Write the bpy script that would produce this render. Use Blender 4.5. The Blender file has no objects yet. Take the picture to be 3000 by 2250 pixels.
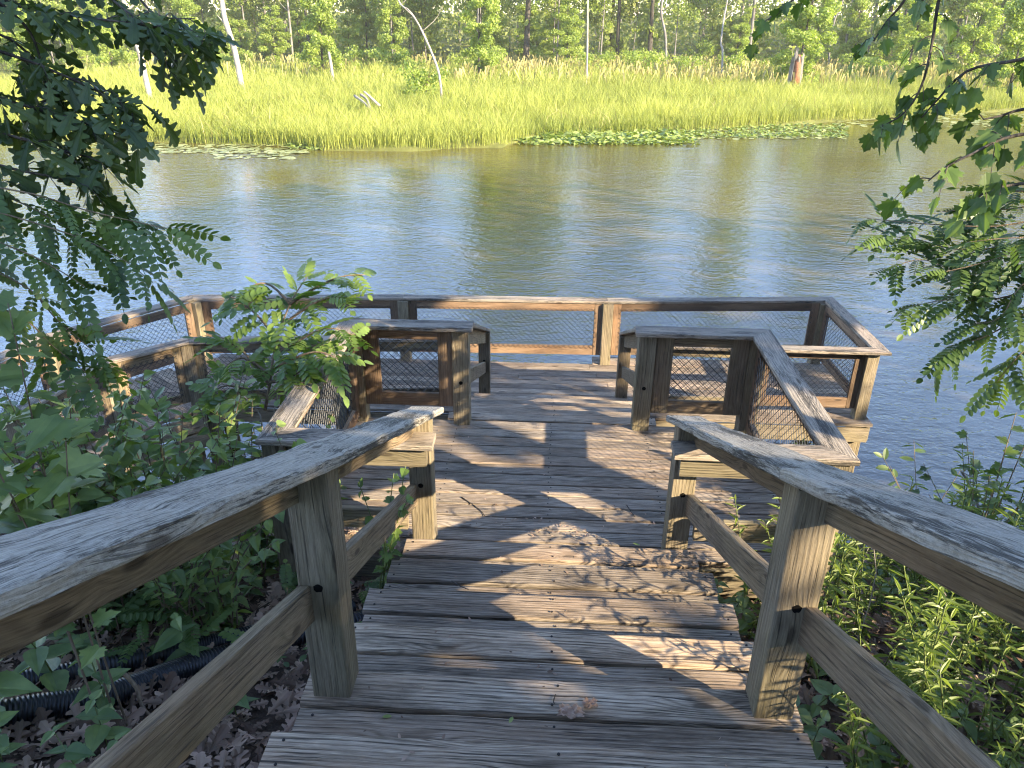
import bpy, math, random
import numpy as np
from mathutils import Vector, Matrix, noise

random.seed(11); RNG = np.random.default_rng(11)
sc = bpy.context.scene
COL = sc.collection
V = Vector

# ------------------------------------------------------------------ camera
CAM = V((-.05, 0, 3.18)); PITCH = math.radians(25.5); YAW = math.radians(2.8); ROLL = math.radians(.55); FPX = 2253.
fw = V((-math.sin(YAW)*math.cos(PITCH), math.cos(YAW)*math.cos(PITCH), -math.sin(PITCH)))
rt0 = V((math.cos(YAW), math.sin(YAW), 0)); up0 = rt0.cross(fw)
rt = rt0*math.cos(ROLL) + up0*math.sin(ROLL); up_ = up0*math.cos(ROLL) - rt0*math.sin(ROLL)
cd = bpy.data.cameras.new('camera'); cam = bpy.data.objects.new('camera', cd); COL.objects.link(cam)
cam.matrix_world = Matrix(((rt.x, up_.x, -fw.x, CAM.x), (rt.y, up_.y, -fw.y, CAM.y), (rt.z, up_.z, -fw.z, CAM.z), (0, 0, 0, 1)))
cd.sensor_width = 36; cd.lens = FPX/3000*36; cd.clip_start = .02; cd.clip_end = 3000
sc.camera = cam
def ray(px, py): return fw*FPX + rt*(px-1500) - up_*(py-1125)
def at_z(px, py, Z):            # point of the photograph on a level plane
    d = ray(px, py); return CAM + d*((Z-CAM.z)/d.z)
def at_d(px, py, D):            # point at a depth along the view axis
    return CAM + ray(px, py)*(D/FPX)

# ------------------------------------------------------------------ light
SUN_EL = math.radians(25.0); SH = V((.82, -.57, 0)).normalized()
SUN = (SH*math.cos(SUN_EL) + V((0, 0, math.sin(SUN_EL)))).normalized()
w = bpy.data.worlds.new('World'); sc.world = w; w.use_nodes = True
nt = w.node_tree; sky = nt.nodes.new('ShaderNodeTexSky'); sky.sky_type = 'NISHITA'; sky.sun_disc = False
sky.sun_elevation = SUN_EL; sky.sun_rotation = math.atan2(SH.x, SH.y); sky.air_density = 1.0; sky.dust_density = 0.; sky.ozone_density = 4.0
wb = nt.nodes.new('ShaderNodeMix'); wb.data_type = 'RGBA'; wb.blend_type = 'MULTIPLY'; wb.inputs[0].default_value = 1; wb.inputs[7].default_value = (1.17, 1.0, .97, 1)
nt.links.new(sky.outputs[0], wb.inputs[6]); nt.links.new(wb.outputs[2], nt.nodes['Background'].inputs[0]); nt.nodes['Background'].inputs[1].default_value = .15
ld = bpy.data.lights.new('sun', 'SUN'); ld.energy = 4.6; ld.angle = math.radians(.5); ld.color = (1, .85, .61)
lo = bpy.data.objects.new('sun', ld); COL.objects.link(lo); lo.rotation_euler = SUN.to_track_quat('Z', 'Y').to_euler()
vs = sc.view_settings; vs.view_transform = 'Standard'; vs.look = 'None'; vs.gamma = 1; vs.exposure = 2.2
sc.render.engine = 'CYCLES'
cy = sc.cycles; cy.max_bounces = 8; cy.diffuse_bounces = 4; cy.glossy_bounces = 3; cy.transmission_bounces = 4; cy.transparent_max_bounces = 8
cy.sample_clamp_indirect = 6; cy.caustics_reflective = False; cy.caustics_refractive = False
cy.use_adaptive_sampling = True; cy.adaptive_threshold = .02; cy.use_denoising = True; cy.filter_width = 1.15

# ------------------------------------------------------------------ materials
def mat_new(name):
    m = bpy.data.materials.new(name); m.use_nodes = True
    n = m.node_tree.nodes; n.clear(); return m, m.node_tree
class G:                                   # small node-graph helper
    def __init__(s, nt): s.nt = nt
    def n(s, t, **kw):
        nd = s.nt.nodes.new(t)
        for k, v in kw.items(): setattr(nd, k, v)
        return nd
    def put(s, sock, v):
        if hasattr(v, 'is_output') or isinstance(v, bpy.types.NodeSocket): s.nt.links.new(v, sock)
        else: sock.default_value = v
    def math(s, op, a, b=0., c=None, clamp=False):
        nd = s.n('ShaderNodeMath', operation=op, use_clamp=clamp); s.put(nd.inputs[0], a); s.put(nd.inputs[1], b)
        if c is not None: s.put(nd.inputs[2], c)
        return nd.outputs[0]
    def xyz(s, x, y, z=0.):
        nd = s.n('ShaderNodeCombineXYZ'); s.put(nd.inputs[0], x); s.put(nd.inputs[1], y); s.put(nd.inputs[2], z); return nd.outputs[0]
    def noise(s, vec, scale=1., detail=2., rough=.5, dist=0.):
        nd = s.n('ShaderNodeTexNoise'); s.put(nd.inputs['Vector'], vec); s.put(nd.inputs['Scale'], scale)
        nd.inputs['Detail'].default_value = detail; nd.inputs['Roughness'].default_value = rough; nd.inputs['Distortion'].default_value = dist
        return nd.outputs['Fac']
    def mapr(s, v, a, b, c=0., d=1., smooth=False):
        nd = s.n('ShaderNodeMapRange'); nd.interpolation_type = 'SMOOTHSTEP' if smooth else 'LINEAR'
        s.put(nd.inputs[0], v)
        for i, q in enumerate((a, b, c, d)): s.put(nd.inputs[i+1], q)
        return nd.outputs[0]
    def mix(s, f, a, b, blend='MIX'):
        nd = s.n('ShaderNodeMix', data_type='RGBA', blend_type=blend); s.put(nd.inputs[0], f)
        s.put(nd.inputs[6], a if not isinstance(a, tuple) else (*a, 1)[:4]); s.put(nd.inputs[7], b if not isinstance(b, tuple) else (*b, 1)[:4])
        return nd.outputs[2]
    def ramp(s, f, stops):
        nd = s.n('ShaderNodeValToRGB'); e = nd.color_ramp.elements
        while len(e) < len(stops): e.new(.5)
        for q, (p, c) in zip(e, stops): q.position = p; q.color = (*c, 1)
        s.put(nd.inputs[0], f); return nd.outputs[0]
    def attr(s, name): return s.n('ShaderNodeAttribute', attribute_name=name).outputs['Fac']
    def bump(s, h, strength=.5, dist=.002):
        nd = s.n('ShaderNodeBump'); nd.inputs['Strength'].default_value = strength; nd.inputs['Distance'].default_value = dist
        s.put(nd.inputs['Height'], h); return nd.outputs[0]
    def out(s, sh): s.nt.links.new(sh, s.n('ShaderNodeOutputMaterial').inputs[0])
    def bsdf(s, col, rough=.8, spec=.3, normal=None, **kw):
        nd = s.n('ShaderNodeBsdfPrincipled'); s.put(nd.inputs['Base Color'], col if not isinstance(col, tuple) else (*col, 1)[:4])
        s.put(nd.inputs['Roughness'], rough); s.put(nd.inputs['Specular IOR Level'], spec)
        if normal is not None: s.nt.links.new(normal, nd.inputs['Normal'])
        for k, v in kw.items(): s.put(nd.inputs[k], v)
        return nd.outputs[0]

def wood(name, dark, mid, light, warm=(.3, .2, .1), warm_amt=.2, stain=.35, crack=.6, lichen=0., algae=0., ring=.16, freq=55., spread=.35):
    m, nt = mat_new(name); g = G(nt)
    uv = g.n('ShaderNodeUVMap').outputs[0]; sp = g.n('ShaderNodeSeparateXYZ'); g.put(sp.inputs[0], uv); u, v = sp.outputs[0], sp.outputs[1]
    W = g.math('SUBTRACT', g.noise(g.xyz(g.math('MULTIPLY', u, .9), g.math('MULTIPLY', v, 5.)), 1., 2.), .5)
    vo = g.n('ShaderNodeTexVoronoi', voronoi_dimensions='2D'); g.put(vo.inputs['Vector'], g.xyz(g.math('MULTIPLY', u, 1.25), g.math('MULTIPLY', v, 4.6))); vo.inputs['Scale'].default_value = 1.
    d = vo.outputs['Distance']; kn = g.mapr(d, 0., .3, 1., 0., True)
    gg = g.math('ADD', g.math('MULTIPLY', v, freq), g.math('ADD', g.math('MULTIPLY', W, 3.2), g.math('MULTIPLY', kn, 2.4)))
    rings = g.math('MULTIPLY_ADD', g.math('SINE', g.math('MULTIPLY', gg, 6.283)), .5, .5)
    rings = g.math('POWER', rings, 2.2)
    fib = g.noise(g.xyz(g.math('MULTIPLY', u, 9.), g.math('ADD', g.math('MULTIPLY', v, 250.), g.math('MULTIPLY', kn, 4.))), 1., 4., .65)
    blo = g.noise(g.xyz(g.math('MULTIPLY', u, 2.2), g.math('MULTIPLY', v, 9.), 3.), 1., 4., .6)
    t = g.math('ADD', g.math('MULTIPLY', fib, .85), g.math('MULTIPLY', blo, .5))
    t = g.math('SUBTRACT', t, g.math('MULTIPLY', rings, ring))
    t = g.mapr(t, .33, .86)
    col = g.ramp(t, [(0., dark), (.45, mid), (1., light)])
    wn = g.mapr(g.noise(g.xyz(g.math('MULTIPLY', u, .8), g.math('MULTIPLY', v, 3.), 9.), 1., 3.), .4, .7, 0., warm_amt*2)
    col = g.mix(wn, col, g.mix(.8, col, warm, 'MIX'))
    if algae:
        al = g.mapr(g.noise(g.xyz(g.math('MULTIPLY', u, 1.3), g.math('MULTIPLY', v, 4.), 21.), 1., 4., .6), .42, .68, 0., algae)
        col = g.mix(al, col, (.17, .155, .055))
    st = g.mapr(g.noise(g.xyz(g.math('MULTIPLY', u, 1.6), g.math('MULTIPLY', v, 7.), 5.), 1., 6., .7), .5, .68, 0., stain)
    col = g.mix(st, col, tuple(q*.55 for q in dark))
    if lichen:
        li = g.noise(g.xyz(g.math('MULTIPLY', u, 55.), g.math('MULTIPLY', v, 95.)), 1., 6., .85)
        lb = g.noise(g.xyz(g.math('MULTIPLY', u, 1.3), g.math('MULTIPLY', v, 11.), 14.), 1., 3., .6)
        li = g.mapr(li, .42, .62, 0., lichen); col = g.mix(li, col, (.43, .405, .345))
        dk = g.noise(g.xyz(g.math('MULTIPLY', u, 14.), g.math('MULTIPLY', v, 190.), 31.), 1., 5., .75)
        dk = g.mapr(g.math('ADD', dk, g.math('MULTIPLY', g.math('SUBTRACT', lb, .5), .95)), .50, .62, 0., .9)
        col = g.mix(dk, col, (.04, .036, .031))
    ck = g.noise(g.xyz(g.math('MULTIPLY', u, 2.6), g.math('ADD', g.math('MULTIPLY', v, 135.), g.math('MULTIPLY', g.math('ADD', W, kn), 2.4))), 1., 3., .6)
    ck = g.mapr(ck, .575, .635, 0., crack)
    col = g.mix(ck, col, (.018, .016, .014))
    kc = g.mapr(d, .035, .075, .75, 0., True); col = g.mix(kc, col, (.05, .035, .022))
    tn = g.attr('tint'); col = g.mix(1., col, g.ramp(tn, [(0., (1-spread,)*3), (.5, (1, 1, 1)), (1., (1+spread, 1+spread*.9, 1+spread*.72))]), 'MULTIPLY')
    h = g.math('SUBTRACT', g.math('ADD', g.math('MULTIPLY', fib, .7), g.math('MULTIPLY', rings, -.35)), g.math('MULTIPLY', ck, 1.3))
    g.out(g.bsdf(col, .82, .25, g.bump(h, .8, .004))); return m

W_DECK = wood('weathered_deck_wood', (0.042, 0.033, 0.024), (0.205, 0.163, 0.12), (0.47, 0.385, 0.295), (0.294, 0.185, 0.112), .3, .55, .85, spread=.42) #(0.048, 0.040, 0.032), (0.187, 0.155, 0.119), (0.396, 0.335, 0.260), (.30, .215, .17), .25, .5, .7, spread=.3)
W_CAP = wood('weathered_cap_wood', (0.07, 0.058, 0.046), (0.21, 0.188, 0.153), (0.41, 0.372, 0.31), (0.327, 0.230, 0.138), .2, .35, .6, lichen=.62, ring=.08, spread=.15)
W_CAP2 = wood('weathered_rail_wood', (0.085, 0.07, 0.054), (0.225, 0.185, 0.142), (0.41, 0.345, 0.27), (0.371, 0.240, 0.146), .25, .45, .5, lichen=.25, spread=.2)
W_POST = wood('treated_post_wood', (.062, .049, .032), (.168, .134, .092), (.31, .255, .175), (.25, .18, .09), .15, .4, .65, algae=.28, ring=.1, freq=48., spread=.3)
W_RAIL = wood('brown_rail_wood', (0.055, 0.040, 0.026), (0.158, 0.120, 0.079), (0.294, 0.230, 0.155), (0.240, 0.145, 0.077), .25, .4, .55, algae=.2, ring=.12, freq=42., spread=.3)
W_FRAME = wood('reddish_frame_wood', (.06, .037, .022), (.168, .112, .07), (.28, .195, .125), (.24, .13, .07), .3, .5, .5, ring=.1, spread=.35)

def leafmat(name, a, b, trans=.35, tcol=None, rough=.42, spec=.4):
    m, nt = mat_new(name); g = G(nt)
    tn = g.attr('tint'); col = g.ramp(tn, [(0., a), (1., b)])
    uvx = g.noise(g.n('ShaderNodeNewGeometry').outputs['Position'], 14., 2.)
    col = g.mix(1., col, g.ramp(uvx, [(.3, (.75, .78, .75)), (.7, (1.2, 1.15, 1.15))]), 'MULTIPLY')
    p = g.bsdf(col, rough, spec)
    if trans:
        tr = g.n('ShaderNodeBsdfTranslucent'); g.put(tr.inputs[0], g.mix(1., col, tuple(tcol or (1.5, 1.6, .5)), 'MULTIPLY'))
        ms = g.n('ShaderNodeMixShader'); ms.inputs[0].default_value = trans
        nt.links.new(p, ms.inputs[1]); nt.links.new(tr.outputs[0], ms.inputs[2]); g.out(ms.outputs[0])
    else: g.out(p)
    return m
L_OAK = leafmat('oak_leaf', (0.035, 0.06, 0.017), (0.095, 0.135, 0.036), .25)
L_LOC = leafmat('locust_leaf', (0.045, 0.085, 0.026), (0.115, 0.175, 0.042), .32)
L_MAP = leafmat('maple_leaf', (0.05, 0.085, 0.024), (0.125, 0.19, 0.042), .35)
L_SAP = leafmat('sapling_leaf', (0.075, 0.135, 0.03), (0.165, 0.24, 0.055), .4)
L_SHR = leafmat('shrub_leaf', (0.085, 0.135, 0.04), (0.21, 0.275, 0.08), .3)
L_HERB = leafmat('herb_leaf', (0.09, 0.145, 0.052), (0.195, 0.265, 0.09), .3)
L_GOLD = leafmat('goldenrod_leaf', (0.085, 0.125, 0.036), (0.24, 0.295, 0.085), .4)
L_FOR = leafmat('forest_leaf', (0.14, 0.19, 0.042), (0.36, 0.41, 0.105), .45)
L_YOUNG = leafmat('young_tree_leaf', (.17, .235, .045), (.42, .49, .12), .45)
L_FAR = leafmat('woodland_leaf', (0.18, 0.215, 0.07), (0.38, 0.41, 0.15), .45)
L_REED = leafmat('reed_blade', (.22, .264, .055), (.445, .47, .118), .4, (1.25, 1.25, .8), .5, .2)
L_TAN = leafmat('tan_grass', (.27, .25, .09), (.48, .42, .19), .3, (1.1, 1, .8), .7, .1)
L_PAD = leafmat('lily_pad', (0.2, 0.23, 0.08), (0.4, 0.42, 0.17), .1, None, .35, .5)
L_DOCK = leafmat('spatterdock_leaf', (0.14, 0.2, 0.045), (0.32, 0.38, 0.1), .25, None, .4, .5)
L_DRY = leafmat('dry_leaf', (0.1, 0.062, 0.042), (0.44, 0.31, 0.225), .1, (1.2, 1, .8), .75, .2)

def bark(name, a, b, sc_=3.):
    m, nt = mat_new(name); g = G(nt); p = g.n('ShaderNodeTexCoord').outputs['Object']
    mp = g.n('ShaderNodeMapping'); mp.inputs['Scale'].default_value = (9, 9, 1.3); nt.links.new(p, mp.inputs[0])
    f = g.noise(mp.outputs[0], sc_, 5., .65); f2 = g.noise(p, 1.3, 3.)
    col = g.ramp(g.math('ADD', g.math('MULTIPLY', f, .8), g.math('MULTIPLY', g.math('SUBTRACT', f2, .5), .5)), [(.25, a), (.6, b)])
    g.out(g.bsdf(col, .9, .15, g.bump(f, .7, .02))); return m
B_DARK = bark('dark_bark', (.03, .025, .02), (.13, .11, .09))
B_GREY = bark('grey_bark', (.10, .09, .08), (.30, .27, .24))
B_PALE = bark('pale_dead_wood', (.2, .17, .14), (.46, .41, .35))
B_TWIG = bark('twig_bark', (.10, .07, .045), (.27, .2, .13))
B_RED = bark('rotten_red_wood', (.16, .06, .03), (.40, .19, .10))
B_STEM = leafmat('green_stem', (.09, .12, .035), (.17, .2, .06), 0., None, .6, .3)

def flat(name, c, rough=.6, spec=.4, metal=0.):
    m, nt = mat_new(name); g = G(nt)
    f = g.noise(g.n('ShaderNodeTexCoord').outputs['Object'], 25., 3.)
    col = g.mix(f, tuple(q*.7 for q in c), tuple(q*1.25 for q in c)); g.out(g.bsdf(col, rough, spec, None, Metallic=metal)); return m
M_WIRE = flat('black_coated_wire', (.022, .022, .024), .45, .5)
M_NAIL = flat('rusty_nail', (.02, .016, .014), .6, .4, .4)
M_HOLE_SHADE = flat('bolt_hole_shade', (.006, .005, .004), .9, .1)
M_PIPE = flat('black_plastic', (.012, .012, .014), .38, .5)

def ground_mat():
    m, nt = mat_new('bank_soil'); g = G(nt); P = g.n('ShaderNodeNewGeometry').outputs['Position']
    f = g.noise(P, 9., 6., .7); f2 = g.noise(P, 1.2, 3.)
    soil = g.ramp(f, [(.3, (.022, .016, .011)), (.5, (.06, .042, .03)), (.72, (.13, .092, .066))])
    sp = g.n('ShaderNodeSeparateXYZ'); g.put(sp.inputs[0], P)
    marsh = g.ramp(f2, [(.3, (.10, .11, .03)), (.7, (.2, .2, .06))])
    k = g.mapr(sp.outputs[1], 20., 24.)
    g.out(g.bsdf(g.mix(k, soil, marsh), .95, .1, g.bump(f, .9, .05))); return m
def water_mat():
    m, nt = mat_new('river_water'); g = G(nt); P = g.n('ShaderNodeNewGeometry').outputs['Position']
    mp = g.n('ShaderNodeMapping'); mp.inputs['Rotation'].default_value = (0, 0, math.radians(-12)); mp.inputs['Scale'].default_value = (.6, 1., 1.); nt.links.new(P, mp.inputs[0])
    a = g.noise(mp.outputs[0], 5.2, 3., .55, .3)
    mp2 = g.n('ShaderNodeMapping'); mp2.inputs['Rotation'].default_value = (0, 0, math.radians(16)); mp2.inputs['Scale'].default_value = (.62, 1., 1.); nt.links.new(P, mp2.inputs[0])
    b = g.noise(mp2.outputs[0], 1.7, 2., .5, .3)
    calm = g.mapr(g.noise(P, .11, 2.), .35, .65, .35, 1.)
    c = g.noise(mp.outputs[0], 13., 2., .5, .2)
    h = g.math('MULTIPLY', g.math('ADD', g.math('ADD', g.math('MULTIPLY', a, .5), g.math('MULTIPLY', c, .22)), g.math('MULTIPLY', b, .45)), calm)
    bn = g.bump(h, 1., .055)
    sed = g.ramp(g.noise(P, .25, 3.), [(.35, (.058, .042, .011)), (.65, (.09, .066, .019))])
    g.out(g.bsdf(sed, .04, .5, bn, IOR=2.05)); return m
M_GROUND = ground_mat(); M_WATER = water_mat()

# ------------------------------------------------------------------ mesh builder
class MB:
    def __init__(s): s.v = []; s.n = 0; s.loops = []; s.sizes = []; s.uv = []; s.tint = []; s.mat = []
    def add(s, verts, faces, uv=None, tint=.5, mat=0):
        verts = np.asarray(verts, dtype=np.float64).reshape(-1, 3)
        if isinstance(faces, np.ndarray):
            M, K = faces.shape; s.loops.append((faces + s.n).ravel()); s.sizes.append(np.full(M, K)); nl = M*K
        else:
            M = len(faces); fl = np.array([i for f in faces for i in f]); s.loops.append(fl + s.n); s.sizes.append(np.array([len(f) for f in faces])); nl = len(fl)
        s.uv.append(np.zeros((nl, 2)) if uv is None else np.asarray(uv, dtype=np.float64).reshape(-1, 2))
        s.tint.append(np.full(M, tint) if np.isscalar(tint) else np.asarray(tint)); s.mat.append(np.full(M, mat)); s.v.append(verts); s.n += len(verts)
    def mesh(s, name, mats, smooth=False):
        me = bpy.data.meshes.new(name)
        v = np.concatenate(s.v); lp = np.concatenate(s.loops).astype(np.int32); sz = np.concatenate(s.sizes).astype(np.int32)
        me.vertices.add(len(v)); me.vertices.foreach_set('co', v.ravel())
        me.loops.add(len(lp)); me.loops.foreach_set('vertex_index', lp)
        me.polygons.add(len(sz)); st = np.concatenate(([0], np.cumsum(sz)[:-1])).astype(np.int32)
        me.polygons.foreach_set('loop_start', st)
        me.polygons.foreach_set('material_index', np.concatenate(s.mat).astype(np.int32))
        me.polygons.foreach_set('use_smooth', np.full(len(sz), smooth))
        me.uv_layers.new(name='UVMap').data.foreach_set('uv', np.concatenate(s.uv).ravel())
        me.attributes.new('tint', 'FLOAT', 'FACE').data.foreach_set('value', np.concatenate(s.tint).astype(np.float32))
        me.update(calc_edges=True)
        for m in (mats if isinstance(mats, (list, tuple)) else [mats]): me.materials.append(m)
        return me
    def build(s, name, mats, parent=None, smooth=False):
        o = bpy.data.objects.new(name, s.mesh(name, mats, smooth)); COL.objects.link(o)
        if parent is not None:
            o.parent = parent; o.matrix_parent_inverse = Matrix.Translation(-parent.location)
        return o
def tag(o, label=None, cat=None, group=None, kind=None):
    if label: o['label'] = label
    if cat: o['category'] = cat
    if group: o['group'] = group
    if kind: o['kind'] = kind
    return o
def thing(name, label, cat, loc=(0, 0, 0), group=None):
    o = bpy.data.objects.new(name, None); o.location = loc; o.empty_display_size = .2; COL.objects.link(o)
    return tag(o, label, cat, group)
def copy_tree(o, parent=None, inv=True):
    c = o.copy(); COL.objects.link(c)
    if parent is not None: c.parent = parent
    for ch in o.children: copy_tree(ch, c)
    return c

def beam(mb, p0, p1, w_, h_, up=V((0, 0, 1)), n0=None, n1=None, r=.005, tint=None, mat=0, seg=1, wob=0., side=None):
    """A plank: section w_ (sideways) by h_ (upwards) with eased edges, ends cut on the planes n0, n1."""
    p0, p1 = V(p0), V(p1); d = (p1-p0); Ln = d.length; d.normalize()
    if side is None:
        sd = d.cross(V(up))
        if sd.length < 1e-4: sd = d.cross(V((0, 1, 0)))
    else: sd = V(side)
    sd.normalize(); u2 = sd.cross(d).normalized()
    a, b = w_/2, h_/2; prof = []
    for cx, cy, a0 in ((a-r, b-r, 0), (-a+r, b-r, 90), (-a+r, -b+r, 180), (a-r, -b+r, 270)):
        for k in (0, 45, 90):
            an = math.radians(a0+k); prof.append((cx+r*math.cos(an), cy+r*math.sin(an)))
    K = len(prof); per = [0.]
    for i in range(K): q, q2 = prof[i], prof[(i+1) % K]; per.append(per[-1]+math.hypot(q2[0]-q[0], q2[1]-q[1]))
    n0 = V(n0) if n0 is not None else d; n1 = V(n1) if n1 is not None else d
    vs_ = []; us = []; ph = random.random()*50
    for i in range(seg+1):
        f = i/seg
        for j, (x, y) in enumerate(prof):
            off = sd*x + u2*y; t0 = -off.dot(n0)/d.dot(n0); t1 = Ln - off.dot(n1)/d.dot(n1)
            t = t0 + (t1-t0)*f; P = p0 + d*t + off
            if wob and 0 < i < seg:
                e = V((t*4+ph, j*.35, ph)); P += u2*(noise.noise(e)*wob*(1 if y > 0 else .4)) + sd*(noise.noise(e*1.7)*wob)
                e2 = V((t*17+ph, j*.9, ph)); P += u2*(noise.noise(e2)*wob*.6*(y > 0))+sd*(noise.noise(e2+V((9, 9, 9)))*wob*.5)
            vs_.append(P); us.append(t)
    uo, vo = random.random()*40, random.random()*40
    faces = []; uv = []
    for i in range(seg):
        for j in range(K):
            j2 = (j+1) % K; faces.append((i*K+j, i*K+j2, (i+1)*K+j2, (i+1)*K+j))
            for (ii, jj, pv) in ((i, j, per[j]), (i, j2, per[j+1]), (i+1, j2, per[j+1]), (i+1, j, per[j])): uv.append((us[ii*K+jj]+uo, pv+vo))
    faces.append(tuple(range(K-1, -1, -1))); uv += [(uo+prof[j][1]*.6, vo+prof[j][0]*2) for j in range(K-1, -1, -1)]
    faces.append(tuple(seg*K+j for j in range(K))); uv += [(uo+prof[j][1]*.6, vo+prof[j][0]*2) for j in range(K)]
    mb.add([tuple(q) for q in vs_], faces, uv, random.random() if tint is None else tint, mat)

def tube(mb, pts, r0, r1=None, sides=6, tint=.5, mat=0, cap=True):
    pts = [V(p) for p in pts]; r1 = r0 if r1 is None else r1; n = len(pts); vs_ = []; prev = None
    for i, p in enumerate(pts):
        d = (pts[min(i+1, n-1)]-pts[max(i-1, 0)]).normalized()
        s_ = d.cross(V((0, 0, 1)) if abs(d.z) < .95 else V((1, 0, 0))) if prev is None else prev - d*prev.dot(d)
        s_.normalize(); prev = s_; t_ = d.cross(s_); r = r0(i/max(1, n-1)) if callable(r0) else r0+(r1-r0)*i/max(1, n-1)
        for k in range(sides):
            a = 2*math.pi*k/sides; vs_.append(tuple(p+(s_*math.cos(a)+t_*math.sin(a))*r))
    f = [(i*sides+k, i*sides+(k+1) % sides, (i+1)*sides+(k+1) % sides, (i+1)*sides+k) for i in range(n-1) for k in range(sides)]
    if cap: f += [tuple(range(sides-1, -1, -1)), tuple((n-1)*sides+k for k in range(sides))]
    mb.add(vs_, f, None, tint, mat)
def disc(mb, c, nrm, r, mat=0, k=10, depth=.0015):
    c = V(c); nrm = V(nrm).normalized(); s_ = nrm.orthogonal().normalized(); t_ = nrm.cross(s_)
    vs_ = [tuple(c+nrm*depth+(s_*math.cos(6.2832*i/k)+t_*math.sin(6.2832*i/k))*r*(1+.12*math.sin(i*2.4))) for i in range(k)]
    vs_ += [tuple(c-nrm*.002+(s_*math.cos(6.2832*i/k)+t_*math.sin(6.2832*i/k))*r) for i in range(k)]
    mb.add(vs_, [tuple(range(k))]+[(i, i+k, (i+1) % k+k, (i+1) % k) for i in range(k)], None, .5, mat)

def smooth_path(pts, n):
    pts = [V(p) for p in pts]; out = []
    m = len(pts)-1
    for i in range(n+1):
        t = i/n*m; k = min(int(t), m-1); f = t-k
        p0, p1, p2, p3 = pts[max(k-1, 0)], pts[k], pts[k+1], pts[min(k+2, m)]
        out.append(.5*((2*p1)+(p2-p0)*f+(2*p0-5*p1+4*p2-p3)*f*f+(3*p1-p0-3*p2+p3)*f**3))
    return out

# ------------------------------------------------------------------ leaves
def half_to_leaf(half, bend=.18, fold=.12):
    """Leaf of two folded halves from half-outline points (x along the leaf 0..1, y half-width)."""
    k = len(half); v = []
    z = lambda x, y: -bend*x*x + fold*abs(y)
    for x, y in half: v.append((x, y, z(x, y)))
    for x, y in half: v.append((x, -y, z(x, y)))
    return np.array(v), [tuple(range(k-1, -1, -1)), tuple(k+i for i in range(k))]
OAK = half_to_leaf([(0, 0), (.1, .035), (.2, .16), (.26, .15), (.3, .06), (.36, .10), (.42, .30), (.49, .31), (.53, .10), (.6, .13), (.68, .33), (.76, .28), (.78, .13), (.86, .17), (.93, .12), (1, 0)], .2, .15)
MAPLE = half_to_leaf([(0, 0), (-.06, .22), (.08, .27), (.1, .43), (.22, .36), (.42, .56), (.47, .42), (.6, .42), (.52, .22), (.72, .25), (.8, .12), (1, 0)], .22, .14)
OVATE = half_to_leaf([(0, 0), (.03, .16), (.14, .29), (.28, .34), (.31, .315), (.44, .31), (.47, .28), (.6, .24), (.63, .21), (.76, .14), (.88, .065), (1, 0)], .3, .2)
LEAFLET = half_to_leaf([(0, 0), (.18, .16), (.45, .22), (.75, .17), (1, 0)], .1, .12)
LANCE = half_to_leaf([(0, 0), (.2, .075), (.45, .1), (.75, .055), (1, 0)], .45, .15)
BIGOV = half_to_leaf([(0, 0), (.06, .2), (.25, .33), (.5, .33), (.75, .2), (1, 0)], .3, .2)
def compound(n=8, ll=.2, w=.9, droop=.25, term=True, sq=1.):
    """Pinnate leaf: rachis with n pairs of leaflets, length 1 along x."""
    vs_, fs = [], []; c = 0
    lv, lf = LEAFLET
    def put(base, ang, s, zt):
        nonlocal c
        q = lv*np.array([s, s*sq, s]); ca, sa = math.cos(ang), math.sin(ang)
        r = np.stack([q[:, 0]*ca-q[:, 1]*sa, q[:, 0]*sa+q[:, 1]*ca, q[:, 2]-zt*q[:, 0]], 1)+base
        vs_.append(r); fs.extend([tuple(i+c for i in f) for f in lf]); c += len(r)
    zf = lambda x: -droop*x*x
    for i in range(n):
        x = .16+.8*i/n; s = ll*(.75+.4*math.sin(math.pi*(i+1)/(n+1)))
        for sgn in (1, -1): put(np.array([x, 0, zf(x)]), sgn*(1.2-.25*i/n), s, .25)
    if term: put(np.array([1., 0, zf(1.)]), 0, ll*1.1, .3)
    st = []
    for x in np.linspace(0, 1, 5): st += [(x, .006, zf(x)+.002), (x, -.006, zf(x)+.002)]
    vs_.append(np.array(st)); fs += [(c+2*i, c+2*i+1, c+2*i+3, c+2*i+2) for i in range(4)]
    return np.concatenate(vs_), fs
LOCUST = compound(7, .17, droop=.3, sq=1.55)
ASH = compound(5, .3, droop=.35, sq=1.3)

def frames(dirs, nrm):
    d = dirs/np.linalg.norm(dirs, axis=1, keepdims=True)
    s_ = np.cross(nrm, d); s_ /= np.maximum(np.linalg.norm(s_, axis=1, keepdims=True), 1e-6); n = np.cross(d, s_)
    return np.stack([d, s_, n], 2)
def scatter(mb, tmpl, pos, dirs, nrm, size, tint=None, mat=0, keep=None):
    pos, dirs, nrm = map(lambda q: np.asarray(q, dtype=float), (pos, dirs, nrm)); N = len(pos)
    if N == 0: return
    size = np.broadcast_to(np.asarray(size, dtype=float), (N,))
    tv, tf = tmpl; R = frames(dirs, nrm)
    q = np.einsum('nij,kj->nki', R, tv)*size[:, None, None]+pos[:, None, :]
    k = len(tv); tint = RNG.random(N) if tint is None else np.broadcast_to(tint, (N,))
    fl = np.array([i for f in tf for i in f]); sz = np.array([len(f) for f in tf])
    off = (np.arange(N)*k)[:, None]
    mb.loops.append((fl[None, :]+off+mb.n).ravel()); mb.sizes.append(np.tile(sz, N))
    mb.uv.append(np.zeros((N*len(fl), 2))); mb.tint.append(np.repeat(np.clip(tint, 0, 1), len(tf))); mb.mat.append(np.full(N*len(tf), mat))
    mb.v.append(q.reshape(-1, 3)); mb.n += N*k

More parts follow.
